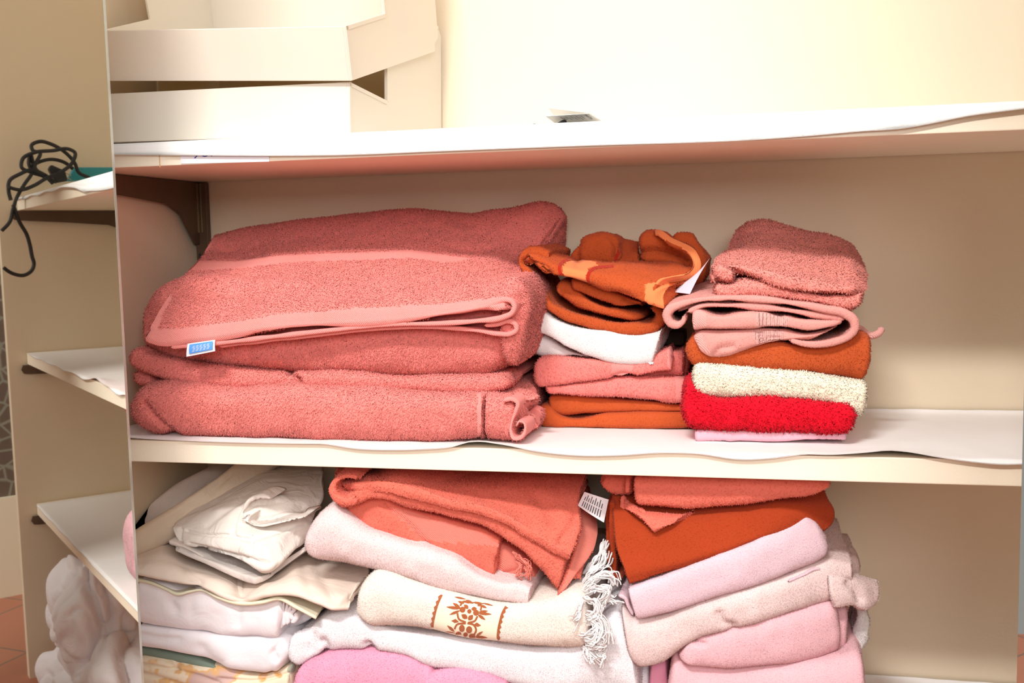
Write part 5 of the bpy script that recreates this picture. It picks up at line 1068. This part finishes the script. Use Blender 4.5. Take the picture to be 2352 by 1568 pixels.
c.slab(kG([(318, 885), (400, 852), (600, 782), (900, 672), (1200, 562), (1400, 492), (1595, 420), (1640, 455), (1702, 515)]), kG([(378, 1090), (440, 1083), (600, 1050), (900, 960), (1250, 870), (1500, 802), (1655, 760), (1710, 732), (1766, 692)]), [(0, .004), (.6, .012), (1, .046)], 0.2, ends=((0.003, 4), (0.008, 2.6)), bul=0.45)
c.ribbon(kG([(250, 950), (290, 965), (320, 1030), (352, 1090)]), 8, 0.02, 0.14)
c.ribbon(kG([(1450, 828), (1560, 800), (1655, 774), (1678, 780), (1674, 803)]), 4, [(0, .03), (1, .05)], 0.08)
c.finish('hand_towel', 'lilac pink towel sloping upward under the rust towel of the bottom shelf', 'towel', TERRY['lilac'], pile=P_vel(L=0.0014), seed=55, group=GD, noise=((0.002, 16), (0.0007, 60)))
c = Cloth()
c.sheet([kG([(215, 200, .22), (500, 190, .22), (1000, 180, .22), (1500, 170, .22), (1690, 205, .22)]),
         kG([(208, 260, .07), (500, 290, .065), (1000, 270, .065), (1500, 225, .07), (1735, 262, .085)]),
         kG([(212, 420, .04), (500, 440, .036), (1000, 390, .036), (1500, 330, .042), (1778, 360, .07)]),
         kG([(238, 640, .022), (500, 640, .020), (1000, 560, .022), (1450, 450, .034), (1765, 435, .066)]),
         kG([(300, 810, .012), (430, 790, .011), (900, 660, .016), (1300, 530, .028), (1715, 485, .062)]),
         kG([(322, 872, .014), (420, 846, .014), (900, 692, .020), (1300, 548, .032), (1695, 500, .07)])], 0.018)
c.ribbon(kG([(182, 285), (178, 480), (185, 680), (195, 785)]), 9, 0.075, 0.15)
c.ribbon(kG([(205, 285), (205, 480), (215, 680), (240, 820), (275, 825)]), 10, 0.055, 0.15)
c.finish('hand_towel', 'rust towel with a rounded end, sloping across the right stack of the bottom shelf', 'towel', TERRY['rust'], pile=P_loop(L=0.0018), seed=56, group=GD, noise=((0.002, 16), (0.0008, 60)), zmax=ZU)
c = Cloth()
c.slab(kG([(100, 150), (150, 108), (250, 104), (330, 108)]), kG([(110, 200), (190, 245), (270, 255), (340, 250)]), 0.06, 0.16, ends=((0.01, 2.2), (0.004, 3)))
c.slab(kG([(270, 150), (300, 112), (350, 108)]), kG([(268, 250), (300, 250), (350, 250)]), 0.045, 0.16, ends=((0.006, 2.2), (0.004, 3)))
c.slab(kG([(335, 110), (500, 108), (900, 112), (1300, 120), (1600, 130), (1758, 150)]), kG([(342, 285), (400, 328), (480, 346), (620, 356), (780, 355), (1000, 330), (1250, 292), (1450, 262), (1580, 250), (1700, 206), (1752, 178)]), 0.026, 0.22, ends=((0.008, 2.4), (0.006, 2.4)), bul=0.6)
c.sheet([kG([(262, 250, .06), (350, 290, .045), (480, 335, .04), (620, 350, .04), (780, 350, .042)]), kG([(262, 325, .055), (360, 360, .03), (450, 400, .024), (560, 410, .024), (695, 400, .03)]), kG([(350, 352, .05), (425, 425, .028), (490, 482, .018), (560, 468, .02), (640, 445, .026)])], 0.009)
c.finish('bath_towel', 'coral towel with a drooping corner, topmost in the right stack of the bottom shelf', 'towel', TERRY['coral2'], pile=P_loop(L=0.0024, gap=0.0015), seed=57, group=GD, noise=((0.0025, 18), (0.001, 55)), zmax=ZU,
         creases=[(kG([(420, 330), (520, 330), (700, 352)]), 6, 0.004)])
c = Cloth(); c.ribbon(kG([(1962, 1010), (1985, 1100), (1975, 1190), (1958, 1270), (1930, 1340)]), [10, 18, 30, 32, 26], 0.10, 0.07, ends=((0.006, 2.2), (0.006, 2.2)))
c.finish('gauze_strip', 'white gauzy strip hanging behind the ends of the pink towels in the right stack', 'fabric', TERRY['white'], pile=P_vel(L=0.0025, mess=0.7), seed=58, noise=((0.003, 40), (0.002, 90)))

# ================================================================== LIGHT AND CAMERA
def lamp(name, sx, sy, power, loc, aim, col):
    ld = bpy.data.lights.new(name, 'AREA'); ld.shape = 'RECTANGLE'; ld.size = sx; ld.size_y = sy; ld.energy = power; ld.color = col
    lo = bpy.data.objects.new(name, ld); C.objects.link(lo); lo.location = loc
    lo.rotation_euler = (Vector(aim) - Vector(loc)).to_track_quat('-Z', 'Y').to_euler()
lamp('room_lamp', 0.75, 0.2, 68, (-0.50, -2.10, 1.86), (-0.15, 0.1, -0.2), (1.0, 0.985, 0.955))
lamp('ceiling_bounce', 2.2, 1.6, 22, (0.4, -1.6, 1.9), (0.4, -1.3, 0.0), (1.0, 0.975, 0.94))
lamp('front_fill', 1.3, 0.9, 36, (0.55, -2.4, 0.62), (0.0, 0.1, -0.35), (1.0, 0.98, 0.955))  # added soft fill that brightens the shelf fronts; no window is known there
wd = bpy.data.worlds.new('room_air'); wd.use_nodes = True; sc.world = wd
wd.node_tree.nodes['Background'].inputs['Color'].default_value = (1.0, 0.975, 0.945, 1)
wd.node_tree.nodes['Background'].inputs['Strength'].default_value = 0.32
cam = bpy.data.cameras.new('camera'); co = bpy.data.objects.new('camera', cam); C.objects.link(co)
cam.sensor_fit = 'HORIZONTAL'; cam.sensor_width = 36.0; cam.lens = 36.0 * FPX / 2352; cam.clip_start = 0.01
M = Matrix([[*R[0]], [*(-R[1])], [*(-R[2])]]).transposed().to_4x4(); M.translation = Vector(CAM); co.matrix_world = M
sc.camera = co
sc.view_settings.view_transform = 'Standard'; sc.view_settings.look = 'None'; sc.view_settings.gamma = 1.0; sc.view_settings.use_curve_mapping = False
sc.view_settings.exposure = 0.12
sc.cycles.max_bounces = 8; sc.cycles.diffuse_bounces = 5
